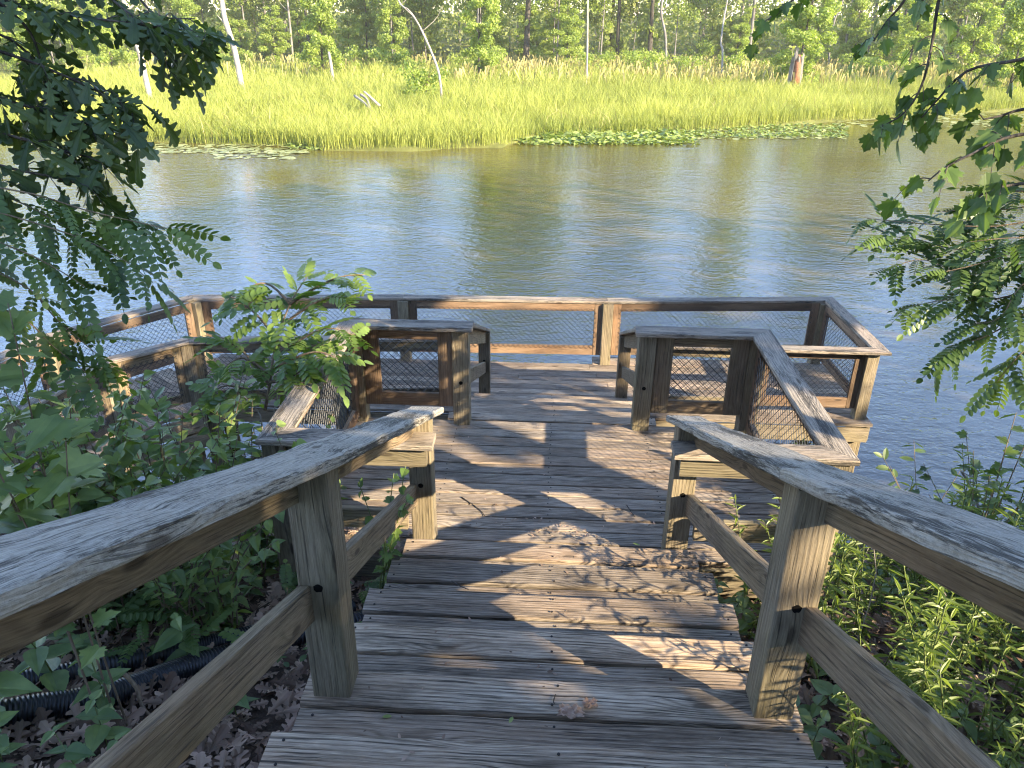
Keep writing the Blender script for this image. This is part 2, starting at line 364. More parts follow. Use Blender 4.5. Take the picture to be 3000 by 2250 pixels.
# ------------------------------------------------------------------ terrain and water
WATER_Z = -2.2; PLAT = -1.246; RISE = .178; RUN = .444
SHP = [at_z(a, b, WATER_Z) for a, b in ((0, 400), (330, 412), (600, 422), (850, 428), (950, 441), (1200, 441), (1470, 430), (1560, 404), (2000, 388), (2450, 355), (3000, 322))]
SHX = [-90]+[p.x for p in SHP]+[90, 200]; SHY = [38]+[p.y for p in SHP]+[95, 180]
def shore_far(x): return float(np.interp(x, SHX, SHY))
def ground_z(x, y):
    if y < 12:
        if y < 4: z = .30-.38*(y-2.5)
        else: z = -.27-.56*(y-4)
        z = min(z, 2.2)
        if x > 2.2 or x < -2.2: z += .05*math.sin(x*1.3)+.06*math.sin(y*1.9+x)
        return max(z, -3.2)
    s_ = shore_far(x)
    return -3.2+1.15*min(1, max(0, (y-s_+2.5)/2.5))+.45*min(1, max(0, (y-s_-38)/25))+5.5*min(1, max(0, (y-118)/90))
gx = sorted(set([round(q, 3) for q in np.concatenate((np.arange(-8, 8.01, .2), np.arange(-40, 41, 2.), np.linspace(-300, 300, 31)))]))
gy = sorted(set([round(q, 3) for q in np.concatenate((np.arange(-3, 10, .2), np.arange(-40, 130, 1.5), np.linspace(130, 330, 9)))]))
gv = [(x, y, ground_z(x, y)+(.035*noise.noise(V((x*2.3, y*2.3, 0)))+.02*noise.noise(V((x*6, y*6, 3))) if y < 10 else 0)) for y in gy for x in gx]
nx = len(gx); mb = MB(); ii = np.arange((len(gy)-1)*(nx-1)); r_, c_ = ii//(nx-1), ii % (nx-1)
mb.add(gv, np.stack([r_*nx+c_, r_*nx+c_+1, (r_+1)*nx+c_+1, (r_+1)*nx+c_], 1))
tag(mb.build('ground', M_GROUND, smooth=True), kind='structure')
mb = MB(); mb.add([(-300, 5, WATER_Z), (300, 5, WATER_Z), (300, 200, WATER_Z), (-300, 200, WATER_Z)], [(0, 1, 2, 3)])
tag(mb.build('river', M_WATER), kind='structure')

# ------------------------------------------------------------------ timber stairs
def step(parent, x0, x1, yfar, z, bw=.176, n=2, mat=W_DECK, dy=-1):
    mb = MB(); base = random.uniform(.3, .75)
    for k in range(n):
        y = yfar - (k+.5)*bw - k*.013; j = random.uniform(-.006, .006); e0, e1 = random.uniform(-.012, .012), random.uniform(-.012, .012)
        zz = z-.019+random.uniform(-.003, .003)
        beam(mb, (x0+e0, y+j, zz), (x1+e1, y+random.uniform(-.004, .004)+j, zz+random.uniform(-.003, .003)), bw-.006-random.uniform(0, .006), .038, r=.011, tint=base+random.uniform(-.32, .32), seg=26, wob=.0035)
        for xn in (x0+.05, (x0+x1)/2+.02, x1-.05):
            for q in (-.045, .045): disc(mb, (xn+random.uniform(-.012, .012), y+q, z+.0035), (0, 0, 1), .0052, 1, 7, .001)
    return mb.build('step', [mat, M_NAIL], parent)
up = thing('upper_staircase', 'broad grey weathered timber staircase descending between two sloping rails to the landing', 'staircase', (0, 4, 0))
for k in range(1, 12): step(up, -.915, .915, 4.41-RUN*k, RISE*k)
for x in (-.72, 0, .72):
    mb = MB(); beam(mb, (x, 4.0, -.10), (x, -.9, 1.86), .04, .24, tint=.2); mb.build('stringer', W_DECK, up)
low = thing('lower_staircase', 'short flight of narrow timber steps dropping from landing to the water platform', 'staircase', (0, 8.6, PLAT))
for k in range(1, 7): step(low, -.95, .98, 5.955+RUN*k, -RISE*k, bw=.145, n=3)
for x in (-.8, .1, .9):
    mb = MB(); beam(mb, (x, 5.9, -.22), (x, 8.6, -1.30), .04, .2, tint=.2); mb.build('stringer', W_DECK, low)

def post(parent, x, y, z0, z1, s=.14, mat=W_POST, hole=None, face=(0, -1, 0), rot=0., tint=None):
    mb = MB(); c, s_ = math.cos(rot), math.sin(rot)
    beam(mb, (x, y, z0), (x, y, z1), s, s, r=.006, tint=tint, side=(c, s_, 0), seg=8, wob=.001)
    o = mb.build('post', mat, parent)
    if hole is not None:
        hb = MB(); f = V(face); disc(hb, V((x, y, hole))+f*(s/2), f, .0165, 0, 14, .002); hb.build('bolt_hole_disc', M_HOLE_SHADE, o)  # flat black disc paints the shade inside a bolt hole, nothing is recessed
    return o
def caps(parent, pts, w_=.18, t=.038, mat=W_CAP, wob=.003, seg=24, ends=True, name='cap_rail'):
    """Cap boards along a path of top-centre points, mitred at the corners: one mesh for each board."""
    pts = [V(p) for p in pts]; n = len(pts); ds = [(pts[i+1]-pts[i]).normalized() for i in range(n-1)]
    for i in range(n-1):
        n0 = (ds[i]+ds[i-1]) if i else V((ds[i].x, ds[i].y, 0)); n1 = (ds[i]+ds[i+1]) if i < n-2 else V((ds[i].x, ds[i].y, 0))
        mb = MB(); g = ds[i]*.0015
        s_ = ds[i].cross(V((0, 0, 1))).normalized(); u = s_.cross(ds[i])
        beam(mb, pts[i]+g-u*t/2, pts[i+1]-g-u*t/2, w_, t, n0=n0, n1=n1, r=.009, tint=random.uniform(.25, .75), seg=seg, wob=wob)
        mb.build(name, mat, parent)
def plank(parent, name, p0, p1, w_, h_, mat, tint=None, n0=None, n1=None, seg=6, wob=.0015):
    mb = MB(); beam(mb, p0, p1, w_, h_, n0=n0, n1=n1, tint=tint, seg=seg, wob=wob); return mb.build(name, mat, parent)
def chain(parent, A, B, z0, z1, p=.066, r=.0029):
    """Chain-link mesh in the vertical rectangle A-B, z0-z1: two families of wires woven over each other."""
    A, B = V((A[0], A[1], 0)), V((B[0], B[1], 0)); d = (B-A); L = d.length; d.normalize(); n = V((-d.y, d.x, 0)); H = z1-z0; mb = MB()
    k = 0; s_ = p*1.05
    for fam in (1, -1):
        c = -H
        while c < L+H:
            a0 = max(0, -c) if fam == 1 else max(0, c-L); a1 = min(H, L-c) if fam == 1 else min(H, c)
            if a1-a0 > .02:
                P = []; m = 3
                for i in range(m):
                    z = a0+(a1-a0)*i/(m-1); x = c+fam*z
                    P.append(A+d*x+V((0, 0, z0+z))+n*(.002*fam+.004*noise.noise(V((x*3, z*3, A.x)))))
                tube(mb, P, r, sides=3, cap=False)
            c += s_*1.02
    return mb.build('chain_link_mesh', M_WIRE, parent)
def panel(parent, A, B, z0, z1, st0=.12, st1=.12, top=.11, bot=.12, mat=W_FRAME, th=.036, mesh=True, off=0., dark=None):
    """Framed chain-link panel between two posts: stiles, top rail, bottom rail, mesh. A, B are plan points."""
    A, B = V((A[0], A[1], 0)), V((B[0], B[1], 0)); d = (B-A).normalized(); n = V((-d.y, d.x, 0)); Z = V((0, 0, 1)); O = n*off
    def b(name, p, q, side, w_, tint): 
        mb = MB(); beam(mb, p, q, w_, th, side=side, up=n, tint=tint, seg=4, wob=.001); mb.build(name, mat, parent)
    for q, st in ((A+d*(st0/2), st0), (B-d*(st1/2), st1)):
        if st > .01: b('stile', q+O+Z*z0, q+O+Z*(z1-.002), d, st-.002, dark)
    for nm, zz, hh in (('top_rail', z1-top/2, top), ('bottom_rail', z0+bot/2, bot)):
        b(nm, A+O+d*st0+Z*zz, B+O-d*st1+Z*zz, Z, hh-.002, dark)
    if mesh: chain(parent, A+d*(st0-.03)+n*(off+.024), B-d*(st1-.03)+n*(off+.024), z0+bot-.04, z1-top+.04)

def capz(y): return .961+.4376*(4.2-y) if y > 2.07 else 1.893+.458*(2.07-y)               # underside of the sloping stair caps
for sg, nm in ((-1, 'left'), (1, 'right')):
    lab = 'sloping stair railing with lichen grey cap on the side of the drainage pipes' if sg < 0 else 'sloping stair railing with grey cap beside the sunlit goldenrod'
    R = thing('stair_railing', lab, 'railing', (sg*.81, 4.1, 0), 'sloping railings of the upper stairs')
    ye = 4.22 if sg < 0 else 4.14
    xc = sg*.775
    z_ = lambda y: capz(y)+.041
    caps(R, [(xc, -.8, z_(-.8)), (xc, 2.07, z_(2.07)), (xc, ye, z_(ye))], .195, .04, W_CAP, .006, 60)
    for y0, y1 in ((-.8, 2.045), (2.185, 4.02)):
        plank(R, 'side_rail', (sg*.856, y0, capz(y0)-.074), (sg*.856, y1, capz(y1)-.074), .04, .142, W_RAIL, n0=(0, 1, 0), n1=(0, 1, 0), seg=16)
        plank(R, 'lower_rail', (sg*.857, y0, capz(y0)-.57), (sg*.857, y1, capz(y1)-.57), .042, .142, W_RAIL, n0=(0, 1, 0), n1=(0, 1, 0), seg=16, tint=.6)
    for y, zb in ((-.12, 1.4), (2.115, .6), (4.09, -.3)):
        mb = MB(); x = sg*.81
        o = post(R, x, y, zb, capz(y)-.006, mat=W_POST, hole=capz(y)-.47, tint=.45 if sg < 0 else .6)
# ------------------------------------------------------------------ landing
def deck_boards(mb, x0, x1, y0, y1, z, bw=.142, breaks=(), light=(), zj=.002):
    y = y0+bw/2; i = 0
    while y < y1-.02:
        cuts = [x0]+sorted(b_+random.uniform(-.6, .6) for b_ in breaks)+[x1]
        for a, b in zip(cuts[:-1], cuts[1:]):
            t = random.uniform(.2, .6)
            if any(l0 < y < l1 for l0, l1 in light): t = .98
            beam(mb, (a+.002, y+random.uniform(-.003, .003), z-.019+random.uniform(-zj, zj)), (b-.002, y+random.uniform(-.003, .003), z-.019+random.uniform(-zj, zj)), bw-.010-random.uniform(0, .004), .038, r=.007, tint=t, seg=14, wob=.002)
        y += bw; i += 1
land = thing('landing_deck', 'square grey board landing between the upper stairs and the lower steps', 'deck', (0, 5, 0))
mb = MB(); deck_boards(mb, -1.74, 1.74, 4.06, 5.96, 0)
for i in range(13):
    for xn in (-1.66, -.8, 0, .8, 1.66):
        for q in (-.035, .035): disc(mb, (xn+random.uniform(-.012, .012), 4.131+.142*i+q, .0035), (0, 0, 1), .005, 1, 6, .001)
mb.build('decking', [W_DECK, M_NAIL], land)
for nm, a, b in (('rim_joist', (-1.70, 4.05, -.145), (1.70, 4.05, -.145)), ('rim_joist', (-1.70, 5.93, -.145), (1.70, 5.93, -.145)), ('rim_joist', (-1.71, 4.07, -.145), (-1.71, 5.9, -.145)), ('rim_joist', (1.71, 4.07, -.145), (1.71, 5.9, -.145))):
    plank(land, nm, a, b, .038, .21, W_POST)
for x in (-1.6, 0, 1.6):
    for y in (4.3, 5.7):
        if x or y > 5: post(land, x, y, -2.6, -.05, mat=W_POST).name = 'support_post'
# right and left landing guards: near rail, side panel, front panel
for sg in (-1, 1):
    lab = ('landing guard rail with chain-link panels, partly behind the bright green sapling' if sg < 0 else 'landing guard rail with chain-link panels and pale silvery cap beside open water')
    R = thing('landing_guard', lab, 'railing', (sg*1.66, 5, 0), 'mesh panelled guards of the landing')
    X = lambda x: sg*x
    caps(R, [(X(.70), 3.935, .925), (X(1.66), 3.935, .925), (X(1.66), 5.815, .925), (X(.655), 5.815, .925)], .175, .038, W_CAP2, .002)
    post(R, X(1.66), 3.95, -.6, .886, tint=.5); post(R, X(1.66), 5.88, -.6, .886, mat=W_POST, hole=.45, face=(-sg, 0, 0))
    post(R, X(.765), 5.88, -.25, .886, hole=.40, tint=.75 if sg < 0 else .35)
    # near rail: side board under the cap and one low board
    plank(R, 'side_rail', (X(.75), 3.925, .814), (X(1.585), 3.925, .814), .04, .142, W_POST)
    plank(R, 'low_rail', (X(.89), 3.96, .33), (X(1.585), 3.96, .33), .042, .142, W_POST)
    # side panel along Y and front panel along X
    panel(R, (X(1.66), 4.022), (X(1.66), 5.808), .06, .885, .11, .11, .11, .11, off=0)
    a, b = (-1.588, -.838) if sg < 0 else (.838, 1.588)
    panel(R, (a, 5.86), (b, 5.86), .16, .885, .14 if sg < 0 else .145, .12 if sg < 0 else .14, .115, .118, mat=W_FRAME if sg < 0 else W_RAIL, dark=.2 if sg > 0 else None)
    # sloping hand rail of the lower steps
    S = thing('step_railing', 'short sloping hand rail of the lower steps ' + ('near the sapling' if sg < 0 else 'nearest the right hand corner platform'), 'railing', (sg*.85, 8.7, PLAT), 'hand rails of the lower steps')
    x0, x1, y1 = sg*.745, (-.83 if sg < 0 else .89), (8.83 if sg < 0 else 8.67)
    zt = lambda y: .91-.41*(y-5.9)
    caps(S, [(x0, 5.905, zt(5.905)), (x1, y1+.09, zt(y1+.09))], .14, .038, W_CAP2, .002)
    post(S, x1, y1, PLAT-.3, zt(y1)-.045, mat=W_RAIL, hole=PLAT+.55, tint=.35)
    for dz in (.12, .52):
        plank(S, 'side_rail' if dz < .3 else 'lower_rail', (x0+sg*.02, 5.955, zt(5.955)-dz), (x1, y1-.07, zt(y1-.07)-dz), .04, .14, W_RAIL, n0=(0, 1, 0), n1=(0, 1, 0))
# ------------------------------------------------------------------ water platform
plat = thing('viewing_platform', 'low grey board platform over the water with two paler deck boards', 'deck', (0, 9.3, PLAT))
mb = MB()
y = 8.50; i = 0
while y < 10.3:
    t = 1.0 if i in (4, 6) else random.uniform(.2, .55)
    xr = 3.93; xl = -5.0+max(0, (y-9.5))*.6
    cuts = [xl, -2.2+random.uniform(-.8, .8), .4+random.uniform(-.9, .9), xr]
    if y > 10.05: cuts[0] = .6; cuts = [cuts[0], 2.2, xr]
    for a, b in zip(cuts[:-1], cuts[1:]):
        beam(mb, (a+.002, y, PLAT-.019), (b-.002, y, PLAT-.019+random.uniform(-.002, .002)), .136, .038, r=.005, tint=t, seg=10, wob=.0015)
    y += .1425; i += 1
mb.build('decking', W_DECK, plat)
for a, b in (((.3, 8.46, PLAT-.16), (3.90, 8.46, PLAT-.16)), ((-4.2, 8.46, PLAT-.16), (-.3, 8.46, PLAT-.16)), ((3.91, 8.49, PLAT-.16), (3.87, 10.3, PLAT-.16)), ((-4.8, 10.0, PLAT-.17), (.7, 10.17, PLAT-.17)), ((.72, 10.2, PLAT-.17), (3.85, 10.38, PLAT-.17))):
    plank(plat, 'rim_joist', a, b, .04, .19, W_POST, tint=.8)
for x, y in ((3.80, 8.62), (3.76, 10.15), (1.4, 8.62), (1.2, 10.05), (-1.6, 8.62), (-1.8, 9.95), (-4.3, 8.5), (-4.6, 9.6)):
    post(plat, x, y, -3.1, PLAT-.05, s=.16).name = 'piling'
C_A, C_B, C_C, C_D, C_E, C_F, C_G = V((3.88, 8.54, 0)), V((3.84, 10.38, 0)), V((.76, 10.09, 0)), V((-2.05, 10.02, 0)), V((-4.92, 9.78, 0)), V((-6.10, 8.18, 0)), V((-6.45, 6.2, 0))
ZC = -.31
R = thing('platform_railing', 'long chain-link railing with dark cap along the far edge of the platform over water', 'railing', (0, 10.1, PLAT))
q = lambda p, z=ZC: V((p.x, p.y, z))
caps(R, [V((.93, 8.54, ZC)), q(C_A), q(C_B), q(C_C), q(C_D), q(C_E), q(C_F), q(C_G)], .165, .038, W_CAP2, .002)
pp = [V((2.45, 8.60, 0)), V((3.81, 8.62, 0)), V((3.77, 10.30, 0)), V((.77, 10.05, 0)), V((-2.05, 9.97, 0)), V((-4.85, 9.70, 0)), V((-6.0, 8.15, 0)), V((-6.35, 6.4, 0))]
for i, p in enumerate(pp):
    post(R, p.x, p.y, PLAT-.25, ZC-.042, rot=0 if i < 5 else -.45, mat=W_POST, tint=.7)
pA = [V((.97, 8.60, 0))]+pp
for i in range(len(pA)-1):
    a, b = pA[i], pA[i+1]; d = (b-a).normalized(); a2, b2 = a+d*.075, b-d*.075
    if i == 0: panel(R, a2, b2, -1.17, ZC-.04, 0, 0, .135, .15, mat=W_POST); continue
    n_ = V((-d.y, d.x, 0))
    panel(R, a2, b2, -1.115, ZC-.04, .11, .11, .115, .137, mat=W_FRAME, dark=None)
# inner railing on the left
R = thing('walkway_railing', 'inner chain-link railing bending left behind the shrubs toward the covered walkway', 'railing', (-4.3, 8.3, PLAT))
I_ = [V((-.98, 8.62, ZC)), V((-4.31, 8.27, ZC)), V((-4.94, 7.64, ZC)), V((-5.2, 6.2, ZC)), V((-5.35, 4.6, ZC+.05))]
caps(R, I_, .165, .038, W_CAP2, .002)
ip = [V((-2.6, 8.42, 0)), V((-4.35, 8.28, 0)), V((-4.97, 7.60, 0)), V((-5.22, 6.2, 0)), V((-5.36, 4.7, 0))]
for i, p in enumerate(ip): post(R, p.x, p.y, PLAT-.4, ZC-.042, rot=(0, .4, .9, 1.4, 1.4)[i], tint=.5)
ia = [V((-.95, 8.60, 0))]+ip
for i in range(len(ia)-1):
    a, b = ia[i], ia[i+1]; d = (b-a).normalized(); panel(R, a+d*.075, b-d*.075, -1.115, ZC-.04, .11, .11, .13, .13, mat=W_RAIL)
bw = thing('boardwalk', 'narrow grey boardwalk turning away left from the water platform', 'boardwalk', (-5.6, 7.5, PLAT))
mb = MB()
path = smooth_path([V((-4.7, 9.0, 0)), V((-5.35, 8.15, 0)), V((-5.72, 7.0, 0)), V((-5.9, 5.5, 0)), V((-6.0, 4.2, 0))], 34)
for i in range(1, 34):
    d = (path[min(i+1, 34)]-path[i-1]).normalized(); n_ = V((-d.y, d.x, 0)); p = path[i]
    beam(mb, p-n_*.72+V((0, 0, PLAT-.021)), p+n_*.72+V((0, 0, PLAT-.021)), .138, .036, r=.005, seg=6, wob=.0015)
mb.build('decking', W_DECK, bw)
for a, b in zip(I_[1:-1], I_[2:]):
    plank(bw, 'rim_joist', (a.x+.03, a.y, PLAT-.16), (b.x+.03, b.y, PLAT-.16), .04, .22, W_POST, tint=.9)
    plank(bw, 'low_beam', (a.x+.05, a.y, PLAT-.40), (b.x+.05, b.y, PLAT-.40), .05, .2, W_POST, tint=.7)
for p in (V((-4.5, 8.3, 0)), V((-5.0, 7.5, 0)), V((-5.3, 6, 0)), V((-6.2, 7.9, 0)), V((-6.4, 6, 0))): post(bw, p.x, p.y, -3, PLAT-.05, s=.16).name = 'piling'

# ------------------------------------------------------------------ corrugated pipes
def pipe(pts, r, label):
    P = smooth_path(pts, 300); mb = MB(); k = 16; n = len(P); vs_ = []; L = sum((P[i+1]-P[i]).length for i in range(n-1))
    turns = L/.021; prev = None
    N = int(turns*5); PP = smooth_path(pts, N)
    for i, p in enumerate(PP):
        d = (PP[min(i+1, N)]-PP[max(0, i-1)]).normalized(); s_ = d.cross(V((0, 0, 1))).normalized(); t_ = s_.cross(d)
        rr = r*(1, 1, .97, .88, .9)[i % 5]
        for j in range(k): a = 6.28318*j/k; vs_.append(tuple(p+(s_*math.cos(a)+t_*math.sin(a))*rr))
    f = np.array([(i*k+j, i*k+(j+1) % k, (i+1)*k+(j+1) % k, (i+1)*k+j) for i in range(N) for j in range(k)])
    mb.add(vs_, f); return tag(mb.build('drainage_pipe', M_PIPE, smooth=True), label, 'pipe', 'drainage pipes on the leaf litter')
gz = lambda x, y, dz=0: V((x, y, ground_z(x, y)+dz))
pipe([gz(-3.4, 1.6, .06), gz(-2.7, 2.2, .07), gz(-2.28, 2.55, .07), gz(-1.9, 2.9, .06), gz(-1.6, 3.15, .05), gz(-1.2, 3.6, .03)], .056, 'black corrugated drainage pipe lying farther from the stairs')
pipe([gz(-3.0, 1.5, .07), gz(-2.35, 2.1, .075), gz(-2.0, 2.42, .07), gz(-1.75, 2.75, .06), gz(-1.4, 3.1, .05), gz(-1.0, 3.5, .03)], .062, 'black corrugated drainage pipe nearest the stairs with a stick across it')

# ------------------------------------------------------------------ far bank: reeds, pads, grasses
def rnd(a, b, n=None): return RNG.uniform(a, b, n)
def blades(mb, x, y, z, h, w_, lean, tint, mat=0, curve=.35, plume=False):
    N = len(x); yaw = rnd(0, 6.283, N); la = rnd(0, 6.283, N); ln = lean*rnd(.2, 1., N)
    b = np.stack([x, y, z], 1); s_ = np.stack([np.cos(yaw), np.sin(yaw), np.zeros(N)], 1); L = np.stack([np.cos(la), np.sin(la), np.zeros(N)], 1)
    m = b + np.stack([L[:, 0]*ln*h*.35, L[:, 1]*ln*h*.35, h*.6], 1); t = b + np.stack([L[:, 0]*ln*h*(1+curve), L[:, 1]*ln*h*(1+curve), h*(1-.3*ln*ln)], 1)
    wb = (w_*.6)[:, None] if not np.isscalar(w_) else w_*.6; wm = wb*1.6 if not plume else wb*1.0; wt = wb*.15 if not plume else wb*2.6
    vs_ = np.stack([b-s_*wb, b+s_*wb, m-s_*wm, m+s_*wm, t-s_*wt, t+s_*wt], 1).reshape(-1, 3)
    o = np.arange(N)*6; f = np.concatenate([np.stack([o, o+1, o+3, o+2], 1), np.stack([o+2, o+3, o+5, o+4], 1)])
    mb.add(vs_, f, None, np.clip(np.concatenate([tint, tint]), 0, 1), mat)
def fieldpts(n, y0, y1, edge=None):
    """Points of the marsh between two distances, spread over the wedge the river bend opens."""
    y = rnd(y0, y1, n); x = rnd(-1, 1, n)*(.86*y+6)+y*(-.05); return x, y
patch = lambda x, y, k, o=0: np.array([noise.noise(V((a*k+o, b*k+o, o))) for a, b in zip(x, y)])
mb = MB(); tot = 0
for n, y0, y1, h0, h1, wd in ((90000, 0, 9, .7, 1.25, .013), (80000, 8, 24, .85, 1.35, .018), (46000, 22, 44, .9, 1.5, .032)):
    x = rnd(-42, 62, n); off = rnd(0, 1, n)**(1.25 if y0 == 0 else 1)*(y1-y0)+y0; y = np.interp(x, SHX, SHY)+off
    ok = (np.abs(x+.05*y) < .74*y+4) & (y < 84); x, y = x[ok], y[ok]; p1 = patch(x, y, .16); p2 = patch(x, y, .6, 7)
    keep = RNG.random(len(x)) < np.clip(.85+.5*p2, .3, 1); x, y, p1, p2 = x[keep], y[keep], p1[keep], p2[keep]
    h = rnd(h0, h1, len(x))*(1+.35*p1+.35*p2); z = np.full(len(x), -2.25) if y0 == 0 else np.full(len(x), -2.1)
    blades(mb, x, y, z, h, np.full(len(x), wd), .42, .5+.55*p1+.25*p2+rnd(-.25, .25, len(x)))
n = 9000; x = rnd(-42, 62, n); y = np.interp(x, SHX, SHY)+rnd(0, 26, n); ok = (np.abs(x+.05*y) < .74*y+4) & (RNG.random(n) < .5+patch(x, y, .3, 11)); x, y = x[ok], y[ok]
blades(mb, x, y, np.full(len(x), -2.2), rnd(.7, 1.5, len(x)), np.full(len(x), .016), .75, rnd(0, 1, len(x)), 1)
tag(mb.build('reeds', [L_REED, L_TAN]), kind='stuff')
mb = MB()
n = 26000; x = rnd(-45, 60, n); y = rnd(58, 92, n); p = patch(x, y, .12, 3)
band = np.clip((y-60)/10, 0, 1)*np.where(x > -8, .5, .15); keep = (RNG.random(n) < band*np.clip(.55+1.1*p, .05, 1)) & (np.abs(x+.05*y) < .74*y+4); x, y = x[keep], y[keep]
blades(mb, x, y, np.full(len(x), -1.95), rnd(1.1, 1.75, len(x)), np.full(len(x), .045), .3, rnd(.1, 1, len(x)), 0, .2, True)
tag(mb.build('seed_grass', L_TAN), kind='stuff')
# lily pads and broad-leaved water plants along the edge
PADT = (np.array([(0, 0, 0)]+[(math.cos(a), math.sin(a), .01*math.sin(3*a)) for a in np.linspace(.25, 6.03, 12)]), [tuple(range(13))])
def shore_px(n, x0, x1, y0, y1, jit=1.):
    P = [at_z(rnd(x0, x1), rnd(y0, y1), WATER_Z) for _ in range(n)]; return np.array([(p.x, p.y) for p in P])
mb = MB()
for n, x0, x1, y0, y1 in ((330, 330, 900, 424, 450), (90, 620, 870, 440, 466), (150, 60, 400, 414, 436), (300, 1480, 2000, 398, 420), (420, 1900, 2480, 372, 408), (420, 2450, 3000, 330, 372)):
    q = shore_px(n, x0, x1, y0, y1); N = len(q); pos = np.column_stack([q, np.full(N, WATER_Z)+rnd(.008, .03, N)])
    a = rnd(0, 6.28, N); scatter(mb, PADT, pos, np.column_stack([np.cos(a), np.sin(a), np.zeros(N)]), np.column_stack([rnd(-.12, .12, N), rnd(-.12, .12, N), np.ones(N)]), rnd(.09, .2, N))
tag(mb.build('lily_pads', L_PAD), kind='stuff')
mb = MB()
for n, x0, x1, y0, y1, sz in ((1200, 1520, 2040, 386, 426, .30), (500, 1600, 2000, 390, 415, .40), (1100, 1950, 2480, 366, 405, .24), (130, 850, 1000, 418, 440, .25)):
    q = shore_px(n, x0, x1, y0, y1); N = len(q); pos = np.column_stack([q, np.full(N, WATER_Z)+rnd(.01, .16, N)*(sz/.36)])
    a = rnd(0, 6.28, N); up_t = rnd(-.15, .7, N); scatter(mb, BIGOV, pos, np.column_stack([np.cos(a), np.sin(a), up_t]), np.column_stack([rnd(-.6, .6, N), rnd(-.6, .6, N), np.ones(N)]), rnd(.6, 1.1, N)*sz)
tag(mb.build('spatterdock_plants', L_DOCK), kind='stuff')

# ------------------------------------------------------------------ forest
DIA = (np.array([(-.5, 0, 0), (0, -.36, .06), (.5, 0, 0), (.05, .36, .06)]), [(0, 1, 2, 3)])
def rdirs(N, up=.3):
    d = RNG.normal(size=(N, 3)); d /= np.linalg.norm(d, axis=1, keepdims=True); return d
def crown(mb, cents, n, size, flat_=.75):
    """Leaf-sized faces gathered in clumps: cents = (x, y, z, r)."""
    c = np.array(cents); wts = c[:, 3]**2; k = RNG.choice(len(c), n, p=wts/wts.sum()); d = rdirs(n); r = RNG.random(n)**.45
    pos = c[k, :3] + d*(r*c[k, 3])[:, None]*np.array([1, 1, flat_])
    nr = d*.5+rdirs(n)*.7+np.array([0, 0, .5]); di = rdirs(n)+np.array([0, 0, -.3])
    tint = np.clip(.45+.25*(RNG.random(len(c))[k]-.5)*2+rnd(-.3, .3, n), 0, 1)
    scatter(mb, DIA, pos, di, nr, size*rnd(.6, 1.3, n), tint)
